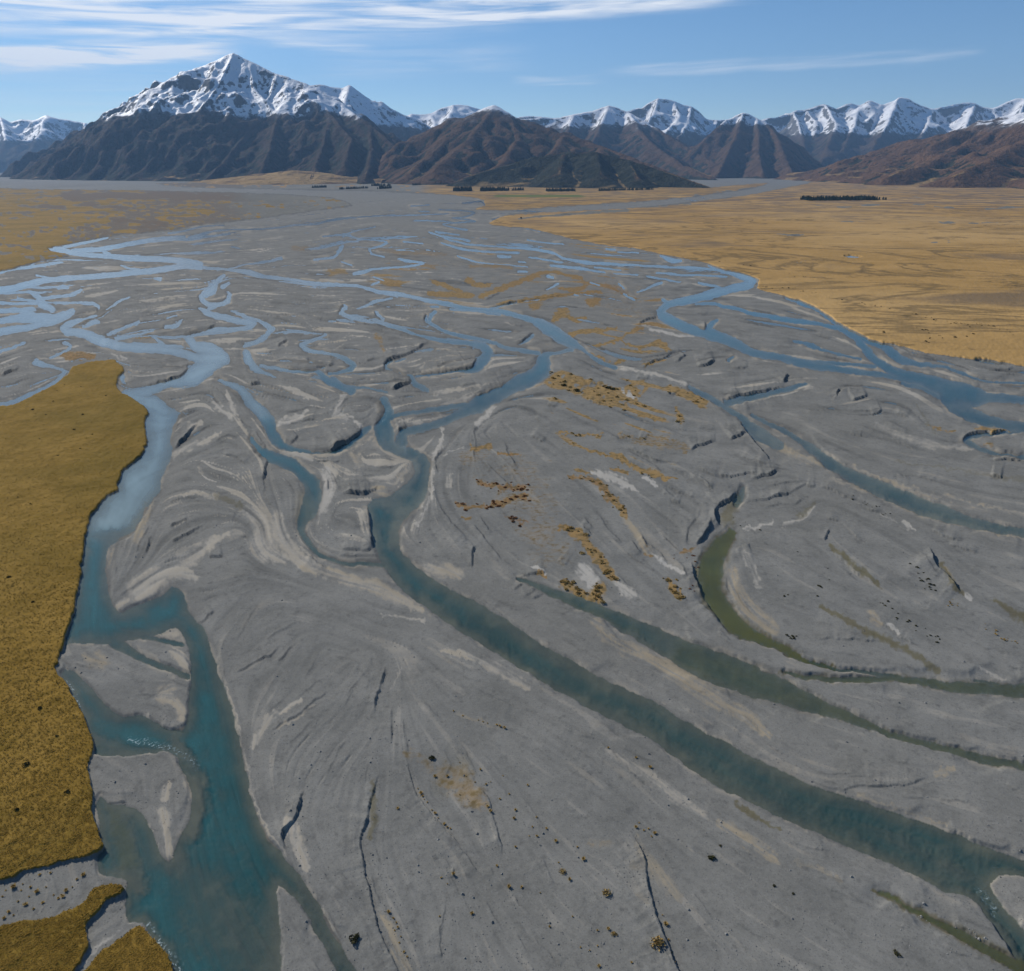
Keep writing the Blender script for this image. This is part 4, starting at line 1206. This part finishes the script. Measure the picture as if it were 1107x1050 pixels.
mountain('mountain', 'long jagged snow range on the right behind the brown slope', [
    "790,140,15 815,132,15 830,127,15 845,122,15 858,118,15 872,118,15 885,113,15 893,110.5,15 905,117,15 915,111,15 930,113,15 940,107,15 955,111,15 968,106,15 972,103.5,15 985,107,15 995,112,15 1010,116,15 1025,112,15 1040,110,15 1055,111,15 1065,115,15 1075,115,15 1085,111,15 1100,105,15 1110,103,15 1140,112,15 1180,106,15 1230,120,15 1300,112,15 1400,130,15",
    "893,110.5,15 904,132,13.8 896,155,12.4 885,178,11.2", "972,103.5,15 962,130,13.8 945,155,12.4", "930,113,15 924,135,13.8 912,160,12.4 900,182,11.2", "858,118,15 866,140,14 872,162,12.8 880,182,11.6", "1010,116,15 1000,140,13.8 985,160,12.6", "1055,111,15 1045,135,13.8 1030,158,12.5", "1110,103,15 1100,130,13.8", "1180,106,15 1170,140,13.6", "955,111,15 940,128,14.2", "872,118,15 884,134,14.2"],
    0.72, 30, (0.2, 0.2, 0.44, 0.25), 90, 1.3, 1.5, 43)
mountain('hill', 'long brown tussock slope rising to the right edge', [
    "868,192,8.2 890,186,8.2 930,172,8.0 980,156,7.8 1030,143,7.5 1070,131,7.2 1107,121,7.0 1180,104,6.8 1300,95,6.5 1420,110,6.5",
    "1107,121,7.0 1060,150,6.4 1010,172,5.9 960,190,5.5", "1180,104,6.8 1130,140,6.0 1080,168,5.4 1030,190,4.9", "1030,143,7.5 985,165,7.0 940,182,6.5", "1300,95,6.5 1240,140,5.6 1180,172,4.9 1140,192,4.5"],
    0.30, 20, (0.16, 0.9, 0.75, 1.0), 90, 0.8, 0.9, 47)

mountain('hill', 'pale grassy fan spreading at the foot of the large mountain', ["318,184,6.3 305,190,6.1 285,198,5.75", "345,188,6.2 340,194,6.0", "250,196,6.4 225,199,6.2"], 0.10, 14, (-0.6, 1.6, 0.2, 0.8), 20, 0.4, 0.3, 53, 500)

# ------------------------------------------------------------------ light, sky and air
SUN_AZ, SUN_EL = math.radians(-48), math.radians(31)           # azimuth from the view direction, to the left
sun = bpy.data.lights.new('sun', 'SUN'); sun.energy = 4.7; sun.angle = math.radians(0.53); sun.color = (1.0, 0.955, 0.89)
so = bpy.data.objects.new('sun', sun); COL.objects.link(so)
from mathutils import Vector
sdir = Vector((math.sin(SUN_AZ)*math.cos(SUN_EL), math.cos(SUN_AZ)*math.cos(SUN_EL), math.sin(SUN_EL)))
so.rotation_euler = (-sdir).to_track_quat('-Z', 'Y').to_euler(); so.location = sdir*3000
W = bpy.data.worlds.new('World'); SC.world = W; W.use_nodes = True
nt = W.node_tree; nt.nodes.clear()
wo = nt.nodes.new('ShaderNodeOutputWorld'); bg = nt.nodes.new('ShaderNodeBackground'); bg.inputs[1].default_value = 0.10
sk = nt.nodes.new('ShaderNodeTexSky'); sk.sky_type = 'NISHITA'; sk.sun_disc = False; sk.sun_elevation = SUN_EL; sk.sun_rotation = SUN_AZ
sk.altitude = 2500; sk.air_density = 1.0; sk.dust_density = 0.05; sk.ozone_density = 2.2
tc = nt.nodes.new('ShaderNodeTexCoord'); dx, dy, dzs = xyz(nt, tc.outputs['Generated'])
# cirrus: bearing and height above the horizon (degrees)
bear = dx.op('ARCTAN2', dy)*57.2958
elev = dzs.op('ARCSINE')*57.2958
cx_ = nt.nodes.new('ShaderNodeCombineXYZ'); nt.links.new((bear*0.10).so, cx_.inputs[0]); nt.links.new((elev*1.7-bear*0.05).so, cx_.inputs[1])
c1 = noise(nt, cx_.outputs[0], 1.0, 7, 0.58, 0.6)
cx2 = nt.nodes.new('ShaderNodeCombineXYZ'); nt.links.new((bear*0.045).so, cx2.inputs[0]); nt.links.new((elev*0.22).so, cx2.inputs[1])
c2 = noise(nt, cx2.outputs[0], 1.0, 5, 0.6, 0.3)
def dir_of(px, py):
    ax = (px-CX)/FPX; du = -(py-CY)/FPX; yy = du*ST+CT; zz = du*CT-ST
    return math.degrees(math.atan2(ax, yy)), math.degrees(math.atan2(zz, math.hypot(ax, yy)))
def streak(px0, py0, px1, py1, th, amount):
    """a wisp lying between two bearings"""
    b0, e0 = dir_of(px0, py0); b1, e1 = dir_of(px1, py1)
    t = (bear-b0)/(b1-b0)
    e = t*(e1-e0)+e0
    env = t.step(-0.15, 0.25)*t.step(1.15, 0.75)
    dd = (elev-e+(c2-0.5)*1.6).op('ABSOLUTE')
    return env*dd.step(th, th*0.3)*amount
cl = streak(-40, 66, 235, 54, 0.8, 2.2)
for a in ((-60, 14, 400, 24, 1.5, 0.55), (60, 32, 300, 28, 0.7, 0.45), (380, 14, 560, 14, 1.3, 0.6), (520, 10, 800, -4, 1.0, 0.9), (560, 86, 650, 84, 0.4, 0.35), (660, 78, 800, 73, 0.5, 0.4), (780, 72, 1000, 66, 0.5, 0.32), (980, 72, 1060, 58, 0.4, 0.2),
          (300, 50, 400, 54, 0.3, 0.4), (-100, 100, 300, 96, 2.5, 0.16), (-200, -60, 500, -40, 5.0, 0.6), (500, -50, 900, -90, 3.0, 0.5), (350, 70, 560, 62, 1.2, 0.2)):
    cl = cl+streak(*a)
veil = c2.step(0.42, 0.75)*elev.step(2.0, 9.0)*bear.step(15, -35)*0.25
cl = (cl*(c1*1.6+0.2)*c1.step(0.26, 0.68)+veil*c1.step(0.3, 0.7)).clamp()
hs = nt.nodes.new('ShaderNodeHueSaturation'); hs.inputs['Saturation'].default_value = 1.18; nt.links.new(sk.outputs[0], hs.inputs['Color'])
skc = mixc(nt, cl*0.9, S(nt, hs.outputs[0]), (10.0, 10.1, 10.3))
nt.links.new(skc.so, bg.inputs[0]); nt.links.new(bg.outputs[0], wo.inputs[0])

def haze():
    m, nt, out = new_mat('clear_mountain_air')
    v = nt.nodes.new('ShaderNodeVolumePrincipled')
    v.inputs['Color'].default_value = (0.36, 0.62, 1.0, 1); v.inputs['Density'].default_value = HAZE_DENSITY; v.inputs['Anisotropy'].default_value = 0.1
    nt.links.new(v.outputs[0], out.inputs['Volume'])
    x0, x1, y0, y1, z0, z1 = -60000, 60000, -9500, 25500, -8, 2700
    V = np.array([(x, y, z) for z in (z0, z1) for y in (y0, y1) for x in (x0, x1)], f32)
    F = np.array([(0, 2, 3, 1), (4, 5, 7, 6), (0, 1, 5, 4), (2, 6, 7, 3), (0, 4, 6, 2), (1, 3, 7, 5)], np.int32)
    link('haze', mesh_from('haze', V, F, m, False), 'stuff', 'thin blue air between the camera and the mountains', 'haze')
HAZE_DENSITY = 2.7e-5
if HAZE_DENSITY: haze()

SC.view_settings.view_transform = 'Standard'; SC.view_settings.look = 'None'; SC.view_settings.exposure = 0.1; SC.view_settings.gamma = 1.0
SC.render.engine = 'CYCLES'
SC.cycles.transparent_max_bounces = 8; SC.cycles.max_bounces = 6; SC.cycles.volume_bounces = 0
# ------------------------------------------------------------------ plants, stones and woods
def plain_mat(name, c0, c1, scale=1.5, rough=1.0):
    m, nt, out = new_mat(name)
    tcn = nt.nodes.new('ShaderNodeTexCoord'); oi = nt.nodes.new('ShaderNodeObjectInfo')
    n = noise(nt, tcn.outputs['Object'], scale, 3, 0.6)
    f = (n.step(0.3, 0.7)*0.7+S(nt, oi.outputs['Random'])*0.45).clamp()
    principled(nt, out, mixc(nt, f, c0, c1), rough, 0.03)
    return m
M_GOLD = plain_mat('dry_tussock', (0.26, 0.165, 0.045), (0.46, 0.32, 0.12))
M_RUST = plain_mat('rusty_scrub', (0.15, 0.055, 0.022), (0.30, 0.14, 0.05))
M_DARK = plain_mat('dark_scrub', (0.030, 0.034, 0.014), (0.085, 0.075, 0.030))
M_PINE = plain_mat('pine_foliage', (0.012, 0.020, 0.012), (0.030, 0.040, 0.022), 0.1)
M_BARK = plain_mat('bark', (0.05, 0.04, 0.03), (0.09, 0.075, 0.06))
M_STONE = plain_mat('river_stone', (0.075, 0.075, 0.072), (0.22, 0.215, 0.20), 0.05)
M_TUFT = plain_mat('terrace_grass', (0.195, 0.118, 0.020), (0.29, 0.178, 0.038), 0.05)

ZF = z.astype(np.float64)
def height_at(px, py):
    i = np.clip(np.searchsorted(XS, px), 1, NX-1); j = np.clip(np.searchsorted(YS, py), 1, NY-1)
    fx = np.clip((px-XS[i-1])/(XS[i]-XS[i-1]), 0, 1); fy = np.clip((py-YS[j-1])/(YS[j]-YS[j-1]), 0, 1)
    a = ZF[j-1, i-1]*(1-fx)+ZF[j-1, i]*fx; b = ZF[j, i-1]*(1-fx)+ZF[j, i]*fx
    return a*(1-fy)+b*fy
def layer_at(Lr, px, py):
    i = np.clip(np.searchsorted(XS, px), 0, NX-1); j = np.clip(np.searchsorted(YS, py), 0, NY-1)
    return Lr[j, i]

def tussock_mesh(name, mat, seed, n=70, spread=1.0, tall=0.9, droop=0.7):
    """a clump of arching blades"""
    r = np.random.default_rng(seed); V = []; F = []
    for i in range(n):
        a = r.uniform(0, 2*math.pi); b0 = r.uniform(0, 0.28)*spread; L = r.uniform(0.6, 1.1)*tall; out = r.uniform(0.15, 1.0)*droop
        base = np.array([math.cos(a)*b0, math.sin(a)*b0, -0.05]); d = np.array([math.cos(a), math.sin(a), 0]); s = np.array([-d[1], d[0], 0])*0.09
        mid = base+d*out*0.45*L+np.array([0, 0, 0.62*L]); tip = base+d*out*0.95*L+np.array([0, 0, 0.75*L*(1.1-out*0.5)])
        k = len(V); V += [base-s, base+s, mid+s*0.8, mid-s*0.8, tip]
        F += [(k, k+1, k+2), (k, k+2, k+3), (k+3, k+2, k+4)]
    return mesh_from(name, np.array(V), np.array(F), mat, False)
def shrub_mesh(name, mat, seed, n=150, flat=0.75):
    """an uneven dome of small leaf sprays carried on short stems"""
    r = np.random.default_rng(seed); V = []; F = []
    lob = [(r.uniform(-0.5, 0.5), r.uniform(-0.5, 0.5), r.uniform(0.45, 0.75)) for _ in range(5)]
    for i in range(n):
        lx, ly, lr = lob[r.integers(5)]
        th = r.uniform(0, 2*math.pi); ph = math.acos(r.uniform(-0.1, 1)); q = lr*r.uniform(0.55, 1.0)
        c = np.array([lx+q*math.sin(ph)*math.cos(th), ly+q*math.sin(ph)*math.sin(th), (0.25+q*math.cos(ph))*flat])
        u = r.normal(size=3); u /= np.linalg.norm(u); v = np.cross(u, r.normal(size=3)); v /= np.linalg.norm(v)
        sz = r.uniform(0.10, 0.22); k = len(V)
        V += [c-u*sz, c+v*sz*0.7, c+u*sz, c-v*sz*0.7]; F += [(k, k+1, k+2), (k, k+2, k+3)]
    for i in range(6):
        a = r.uniform(0, 6.28); k = len(V); t = np.array([math.cos(a)*0.4, math.sin(a)*0.4, 0.45*flat]); w = np.array([-math.sin(a), math.cos(a), 0])*0.03
        V += [np.array([0, 0, -0.1])-w, np.array([0, 0, -0.1])+w, t+w, t-w]; F += [(k, k+1, k+2), (k, k+2, k+3)]
    return mesh_from(name, np.array(V), np.array(F), mat, False)
TUS = [tussock_mesh('tussock', M_GOLD, s) for s in (1, 2, 3)]
GSH = [shrub_mesh('golden_shrub', M_GOLD, s) for s in (11, 12, 13)]
RSH = [shrub_mesh('rusty_shrub', M_RUST, s, 120, 0.55) for s in (21, 22)]
DSH = [shrub_mesh('dark_shrub', M_DARK, s) for s in (31, 32, 33)]
def plant(name, meshes, px, py, size, label, cat, group):
    X, Y, _ = ground(px, py); Z = float(height_at(px, py))
    if layer_at(D, px, py) > 0: return None
    o = link(name, meshes[int(RNG.integers(len(meshes)))], None, label, cat, group)
    o.location = (float(X), float(Y), Z-0.03); s = size*(0.55+0.95*RNG.uniform(0, 1)**1.6)
    o.scale = (s*RNG.uniform(0.85, 1.2), s*RNG.uniform(0.85, 1.2), s*RNG.uniform(0.8, 1.15)); o.rotation_euler = (0, 0, RNG.uniform(0, 6.28))
    return o
def zoompts(txt, x0, y0, k=2.992):
    return [(x0+float(a.split(',')[0])/k, y0+float(a.split(',')[1])/k) for a in txt.split()]
# dry tussocks on the near gravel fan
near = zoompts("290,272 380,287 447,310 465,357 510,404 556,467 628,464 605,525 630,525 615,495 700,610 735,665 580,690 640,708 745,785 825,830 670,818 860,825 770,885 800,895 935,935 540,388 500,620 825,880 830,945 420,775 180,435 245,370 260,395 275,415 290,440 310,465 330,485 350,500 470,430 480,445 150,770 165,790 180,820 190,850 200,900 360,120 390,135 470,160 500,165 525,175 860,240 950,270 995,300 960,480 990,500 1010,515 1035,780 1045,810 1055,860 1065,900 1075,935 320,660 340,680 360,650 315,785 300,450 255,385 265,405 340,495 175,805 170,830 185,870 210,915 950,495 975,505 1000,525 440,150 455,155 510,170 560,440 520,330 600,360 660,500 690,540 760,560 780,600 560,560 540,690 480,350 400,330 340,330 380,390 430,350 300,330", 370, 730)
for px, py in near:
    plant('tussock', TUS, px, py, 0.50, 'small dry tussock dotted on the near grey gravel fan left of the main channel', 'tussock', 'tussocks on the near gravel fan')
for (px, py, sz, mesh, nm, lab) in [
    (607.5, 944, 0.9, GSH, 'shrub', 'largest pale shrub in the middle of the near gravel fan'),
    (655.8, 966.6, 1.0, GSH, 'shrub', 'round pale shrub with a light centre right of the middle of the near gravel fan'),
    (466.5, 821, 0.7, DSH, 'shrub', 'lone dark shrub near the top of the near gravel fan'),
    (664, 1012, 0.9, GSH, 'shrub', 'shrub close to the bottom edge between gravel runnels and the dark scarp'),
    (711, 1024, 1.0, GSH, 'shrub', 'shrub on a tan patch beside the dark scarp at the bottom edge'),
    (385, 1017, 0.8, DSH, 'shrub', 'single dark shrub left of the long scarp at the bottom edge'),
    (768.7, 929.5, 0.7, DSH, 'shrub', 'lone dark shrub on grey gravel just below the main channel, upper of two'),
    (837, 959.6, 0.6, DSH, 'shrub', 'dark shrub on grey gravel beneath the long brown silt streak'),
    (857, 968, 0.6, DSH, 'shrub', 'dark shrub right of another, under the brown silt streak'),
    (967.6, 1032.5, 0.9, DSH, 'shrub', 'isolated dark shrub near the lower right corner'),
    (779, 915.5, 0.5, DSH, 'shrub', 'small dark shrub at the start of the brown silt streak below the main channel')]:
    plant(nm, mesh, px, py, sz, lab, 'shrub', None)
# scrub on the left gravel patch between the two grass tongues
for px, py in zoompts("20,700 45,690 70,700 95,720 120,705 150,690 175,715 200,715 215,700 235,690 60,735 85,745 110,760 140,740 30,770 15,790 45,780 250,665 270,650 130,650 165,645 190,725 205,720 10,720 100,690 75,680", 0, 730):
    plant('tussock', TUS, px, py, 0.55, 'dry tussock on the small gravel patch between the grass tongues in the lower left corner', 'tussock', 'tussocks on the lower left gravel patch')
# golden and rusty scrub on the mid-river bars
def scatter(mask, n, x0, x1, y0, y1, seed):
    r = np.random.default_rng(seed); sx = slice(np.searchsorted(XS, x0), np.searchsorted(XS, x1)); sy = slice(np.searchsorted(YS, y0), np.searchsorted(YS, y1))
    m = np.clip(mask[sy, sx], 0, None).astype(np.float64).copy(); p = m.ravel()/m.sum()
    k = r.choice(p.size, n, False, p); w = m.shape[1]
    return [(XS[sx][i % w]+r.normal()*2.6, YS[sy][i//w]+r.normal()*1.5) for i in k]
vm = (veg-0.35).clip(0)*(D <= 0); rm = vm*(rust > 0.2)
for (n, x0, x1, y0, y1, sz, lab) in [
    (34, 606, 664, 628, 656, 0.75, 'golden shrub crowded on the white silt at the bank of the green side channel'),
    (26, 602, 668, 566, 628, 0.75, 'golden shrub in the ochre strip running down to the white silt'),
    (16, 716, 742, 622, 650, 0.7, 'golden shrub in the small clump left of the curved olive channel'),
    (40, 584, 704, 398, 444, 1.0, 'ochre shrub on the scrubby island right of the channel junction'),
    (16, 716, 764, 414, 458, 0.9, 'ochre shrub on the bar beside the right middle channel'),
    (22, 604, 742, 466, 526, 0.65, 'ochre shrub along the thin golden lines below the scrubby island'),
    (20, 640, 682, 516, 562, 0.7, 'golden shrub at the head of the tan gully in mid river')]:
    for px, py in scatter(vm, n, x0, x1, y0, y1, n+int(x0)): plant('shrub', GSH, px, py, sz, lab, 'shrub', 'golden scrub on the river bars')
for px, py in scatter(rm, 60, 488, 612, 514, 572, 5):
    plant('shrub', RSH, px, py, 0.75, 'low rusty shrub on the broad grey bar right of the main bend', 'shrub', 'rusty scrub on the broad bar')
for (px, py, lab) in [(657, 420.5, 'large dark green shrub in the middle of the ochre scrubby island'), (652, 419, 'dark green shrub just left of the largest one on the ochre island'),
                      (623.5, 423.5, 'dark green shrub at the lower left edge of the ochre island'), (609.6, 418, 'small dark green shrub on grey gravel at the left end of the ochre island'),
                      (661, 422, 'dark green shrub right of the largest one on the ochre island')]:
    plant('shrub', DSH, px, py, 1.7, lab, 'shrub', None)
# tussock dots over the right-hand bar
for (txt, n, lab) in [("912,538 925,541 935,545 948,552 958,556", 16, 'dark tussock in the dotted line under the right middle channel'),
                      ("985,612 995,622 1003,630 1012,640 1022,648", 16, 'dark tussock in the dotted line left of the olive hollow'),
                      ("952,652 962,660 975,670 985,678 1000,686 1014,694", 20, 'dark tussock along the brown streak on the right bar'),
                      ("1024,652 1030,656 1036,660", 10, 'golden tussock in the bright clump below the olive hollow'),
                      ("1062,680 1075,688 1085,692 1098,696", 20, 'golden tussock in the loose patch at the right edge'),
                      ("724,600 735,604 750,610 745,640 755,650", 12, 'rusty tussock on the bank left of the olive channel'),
                      ("848,688 862,692 872,696", 8, 'dark tussock beside the small dark scarp on the right bar'),
                      ("792,560 850,590 900,620 870,650 840,640", 14, 'small dark tussock scattered over the grey right bar')]:
    P = catmull(pts_of(txt), 2.0)
    for k in range(n):
        q = P[int(RNG.integers(len(P)))]
        plant('tussock', DSH if 'dark' in lab else (RSH if 'rusty' in lab else TUS), q[0]+RNG.normal()*3.2, q[1]+RNG.normal()*2.0, 0.42, lab, 'tussock', 'tussocks over the right bar')
# shrubs on the golden plain
for (txt, n, lab) in [("850,298 862,300 885,303", 10, 'dark shrub in the short row on the golden plain above the river bend'),
                      ("818,310 835,313 850,313 866,316 885,321", 18, 'dark shrub strung along the lip of the golden plain at the river bend'),
                      ("880,318 905,324 930,330 960,335", 14, 'dark shrub loosely scattered on the golden plain beyond the right channels'),
                      ("985,342 1010,347 1030,351 1045,354 1052,360 1044,366 1030,367", 26, 'dark shrub in the hooked line on the golden plain at the right'),
                      ("1000,359 1010,364 1018,366 1005,370 1000,374", 14, 'dark shrub in the small tangle on the golden plain near its bank'),
                      ("1050,352 1070,354 1090,360 1100,364", 10, 'dark shrub dotted near the right edge of the golden plain'),
                      ("780,283 800,287 815,290", 8, 'dark shrub low on the edge of the golden plain above the far channel'),
                      ("930,283 932,283", 3, 'dark shrub in the tight knot below the little pond'),
                      ("955,361 957,361.5", 3, 'dark shrub standing apart near the bank of the golden plain')]:
    P = catmull(pts_of(txt), 1.5)
    for k in range(n):
        q = P[int(RNG.integers(len(P)))]
        plant('shrub', DSH, q[0]+RNG.normal()*2.4, q[1]+RNG.normal()*0.8, 0.75, lab, 'shrub', 'dark scrub on the golden plain')
for px, py in zoompts("100,320 190,165 240,80 370,62 110,640 60,300 30,560 130,110 300,95 260,140 150,30 20,110", 0, 440)+[(70, 418), (88, 420), (62, 424), (115, 430), (36, 445), (90, 450), (58, 436), (45, 770), (30, 830), (62, 800), (20, 880), (75, 860)]:
    plant('tussock', DSH, px, py, 0.55, 'dark tussock on the golden grass terrace at the left', 'tussock', 'dark tussocks on the left terrace')

# stones and grass: nobody could count these
def many(name, mat, X, Y, Z, sz, proto, label, cat, r):
    PV, PF = proto; n = len(X); k = len(PV)
    a = r.uniform(0, 6.28, n); c, s = np.cos(a), np.sin(a)
    jit = r.uniform(0.75, 1.25, (n, k, 3))
    B = PV[None]*jit*sz[:, None, None]
    V = np.stack([B[..., 0]*c[:, None]-B[..., 1]*s[:, None]+X[:, None], B[..., 0]*s[:, None]+B[..., 1]*c[:, None]+Y[:, None], B[..., 2]+Z[:, None]], -1).reshape(-1, 3)
    F = (PF[None]+(np.arange(n)*k)[:, None, None]).reshape(-1, PF.shape[1])
    link(name, mesh_from(name, V, F, mat, False), 'stuff', label, cat)
r = np.random.default_rng(3)
n = 26000
px = r.uniform(-100, 1210, n); py = 470+690*r.uniform(0, 1, n)**0.8
dens = layer_at(sstep(0.1, 0.9, L2*0.4+0.6*snoise(30, 33)+0.3), px, py)
ok = (layer_at(grass, px, py) < 0.05) & (layer_at(D, px, py) <= 0) & (r.uniform(0, 1, n) < 0.12+dens)
px, py = px[ok], py[ok]; X, Y, _ = ground(px, py); Z = height_at(px, py)
st_v = np.array([(1, 0, 0), (0.3, 0.9, 0), (-0.8, 0.5, 0), (-0.7, -0.6, 0), (0.4, -0.9, 0), (0.2, 0.1, 0.75), (-0.35, -0.1, 0.65)], float)
st_f = np.array([(0, 1, 5), (1, 2, 6), (1, 6, 5), (2, 3, 6), (3, 4, 6), (4, 5, 6), (4, 0, 5)])
many('stones', M_STONE, X, Y, Z-0.02, r.uniform(0.05, 0.17, len(X))*(1+1.2*(r.uniform(0, 1, len(X)) > 0.96)), (st_v, st_f), 'loose river stones strewn over the gravel bars', 'stones', r)
n = 70000
px = r.uniform(-120, 200, n); py = 400+760*r.uniform(0, 1, n)**0.75
ok = (layer_at(gz, px, py) > 0.6) & (layer_at(pale, px, py) < 0.2)
px, py = px[ok], py[ok]; X, Y, _ = ground(px, py); Z = height_at(px, py)
bl_v = []; bl_f = []
for i in range(5):
    a = i*1.256; d = np.array([math.cos(a), math.sin(a), 0]); s_ = np.array([-d[1], d[0], 0])*0.3; k = len(bl_v)
    bl_v += [-s_-d*0.1, s_-d*0.1, d*0.85+np.array([0, 0, 0.5])]; bl_f += [(k, k+1, k+2)]
many('tussock_grass', M_TUFT, X, Y, Z-0.04, r.uniform(0.14, 0.42, len(X)), (np.array(bl_v), np.array(bl_f)), 'short golden tussock grass covering the left terrace', 'grass', r)

# conifers: far belts read as one mass each, the single tree is a thing of its own
def conifer(r, h, w):
    V = []; F = []; k0 = 0
    tiers = 5
    for t in range(tiers):
        z0 = h*(0.12+0.80*t/tiers); z1 = z0+h*0.36*(1-0.3*t/tiers); rad = w*(1-0.82*t/tiers)
        k = len(V); V.append((r.normal()*0.1*w, r.normal()*0.1*w, min(z1, h)))
        for i in range(7):
            a = i*0.8976+r.uniform(-.3, .3); q = rad*r.uniform(0.65, 1.15); V.append((math.cos(a)*q, math.sin(a)*q, z0-r.uniform(0, 0.06)*h))
        F += [(k, k+1+i, k+1+(i+1) % 7) for i in range(7)]
    return np.array(V), np.array(F)
def belt(px0, px1, py0, py1, depth, n, h, label, seed):
    r = np.random.default_rng(seed); Vs = []; Fs = []; o = 0
    for i in range(n):
        t = r.uniform(0, 1); X, Y, _ = ground(px0+(px1-px0)*t, py0+(py1-py0)*t); Y = Y+r.uniform(0, depth)
        hh = h*r.uniform(0.7, 1.12); V, F = conifer(r, hh, hh*r.uniform(0.2, 0.3))
        Vs.append(V+np.array([float(X)*(1+0*r.uniform()), float(Y), 0.3])); Fs.append(F+o); o += len(V)
    link('pine_wood', mesh_from('pine_wood', np.vstack(Vs), np.vstack(Fs), M_PINE, False), 'stuff', label, 'pine wood')
belt(875, 950, 217.6, 217.2, 110, 420, 17, 'dark block of pines standing alone on the golden plain at the right', 1)
belt(940, 960, 217, 216.6, 40, 26, 12, 'low straggling end of trees right of the pine block', 2)
belt(490, 509, 207.3, 207.3, 150, 150, 22, 'dark pine stand left of the two at the mountain foot', 3)
belt(519, 546, 207.3, 207.0, 150, 190, 21, 'dark pine stand right of the two at the mountain foot', 4)
belt(546, 566, 206.8, 206.2, 60, 40, 18, 'thin row of trees trailing right from the pine stands', 5)
belt(367, 397, 205.2, 204.0, 40, 90, 15, 'long low shelter belt nearest the river flats', 6)
belt(401, 421, 201.6, 201.2, 60, 60, 18, 'short shelter belt above the river flats', 7)
belt(407, 422, 205.0, 204.0, 50, 44, 20, 'small clump of trees under the short shelter belt', 8)
belt(423, 440, 199.0, 198.4, 60, 50, 18, 'shelter belt highest up below the gap in the mountains', 9)
belt(591, 622, 207.6, 207.4, 120, 130, 17, 'dark trees hugging the foot of the wooded hill, left part', 10)
belt(648, 708, 207.0, 205.6, 80, 160, 15, 'dark line of trees along the foot of the wooded hill, right part', 11)
belt(335, 352, 203.6, 203.2, 60, 50, 16, 'dark trees at the foot of the grassy fan below the large mountain', 12)
belt(446, 455, 200.8, 200.4, 40, 24, 16, 'tiny clump of trees beside the highest shelter belt', 13)
X, Y, _ = ground(563.5, 238.2)
tree = bpy.data.objects.new('tree', None); COL.objects.link(tree); tree.location = (float(X), float(Y), 1.2)
tree['label'] = 'lone dark tree at the tip of the golden plain beside the far river'; tree['category'] = 'tree'
rt = np.random.default_rng(9); tv = []; tf = []
for i in range(9):
    a = i/8*2*math.pi
    for (zz_, rr) in ((-0.2, 0.34), (1.2, 0.24), (3.2, 0.14)): tv.append((math.cos(a)*rr, math.sin(a)*rr, zz_))
for i in range(8):
    for k in range(2): tf.append((i*3+k, (i+1)*3+k, (i+1)*3+k+1, i*3+k+1))
to = link('trunk', mesh_from('trunk', np.array(tv), np.array(tf), M_BARK)); to.parent = tree
cv = []; cf = []
lobs = [(rt.uniform(-1.4, 1.4), rt.uniform(-1.4, 1.4), rt.uniform(2.6, 5.2), rt.uniform(0.9, 1.6)) for _ in range(9)]
for i in range(700):
    lx, ly, lz, lr = lobs[rt.integers(9)]; d = rt.normal(size=3); d /= np.linalg.norm(d); c = np.array([lx, ly, lz])+d*lr*rt.uniform(0.5, 1)
    u = rt.normal(size=3); u /= np.linalg.norm(u); v = np.cross(u, d); sz = rt.uniform(0.18, 0.4); k = len(cv)
    cv += [c-u*sz, c+v*sz, c+u*sz, c-v*sz]; cf += [(k, k+1, k+2, k+3)]
co = link('crown', mesh_from('crown', np.array(cv), np.array(cf), M_PINE, False)); co.parent = tree
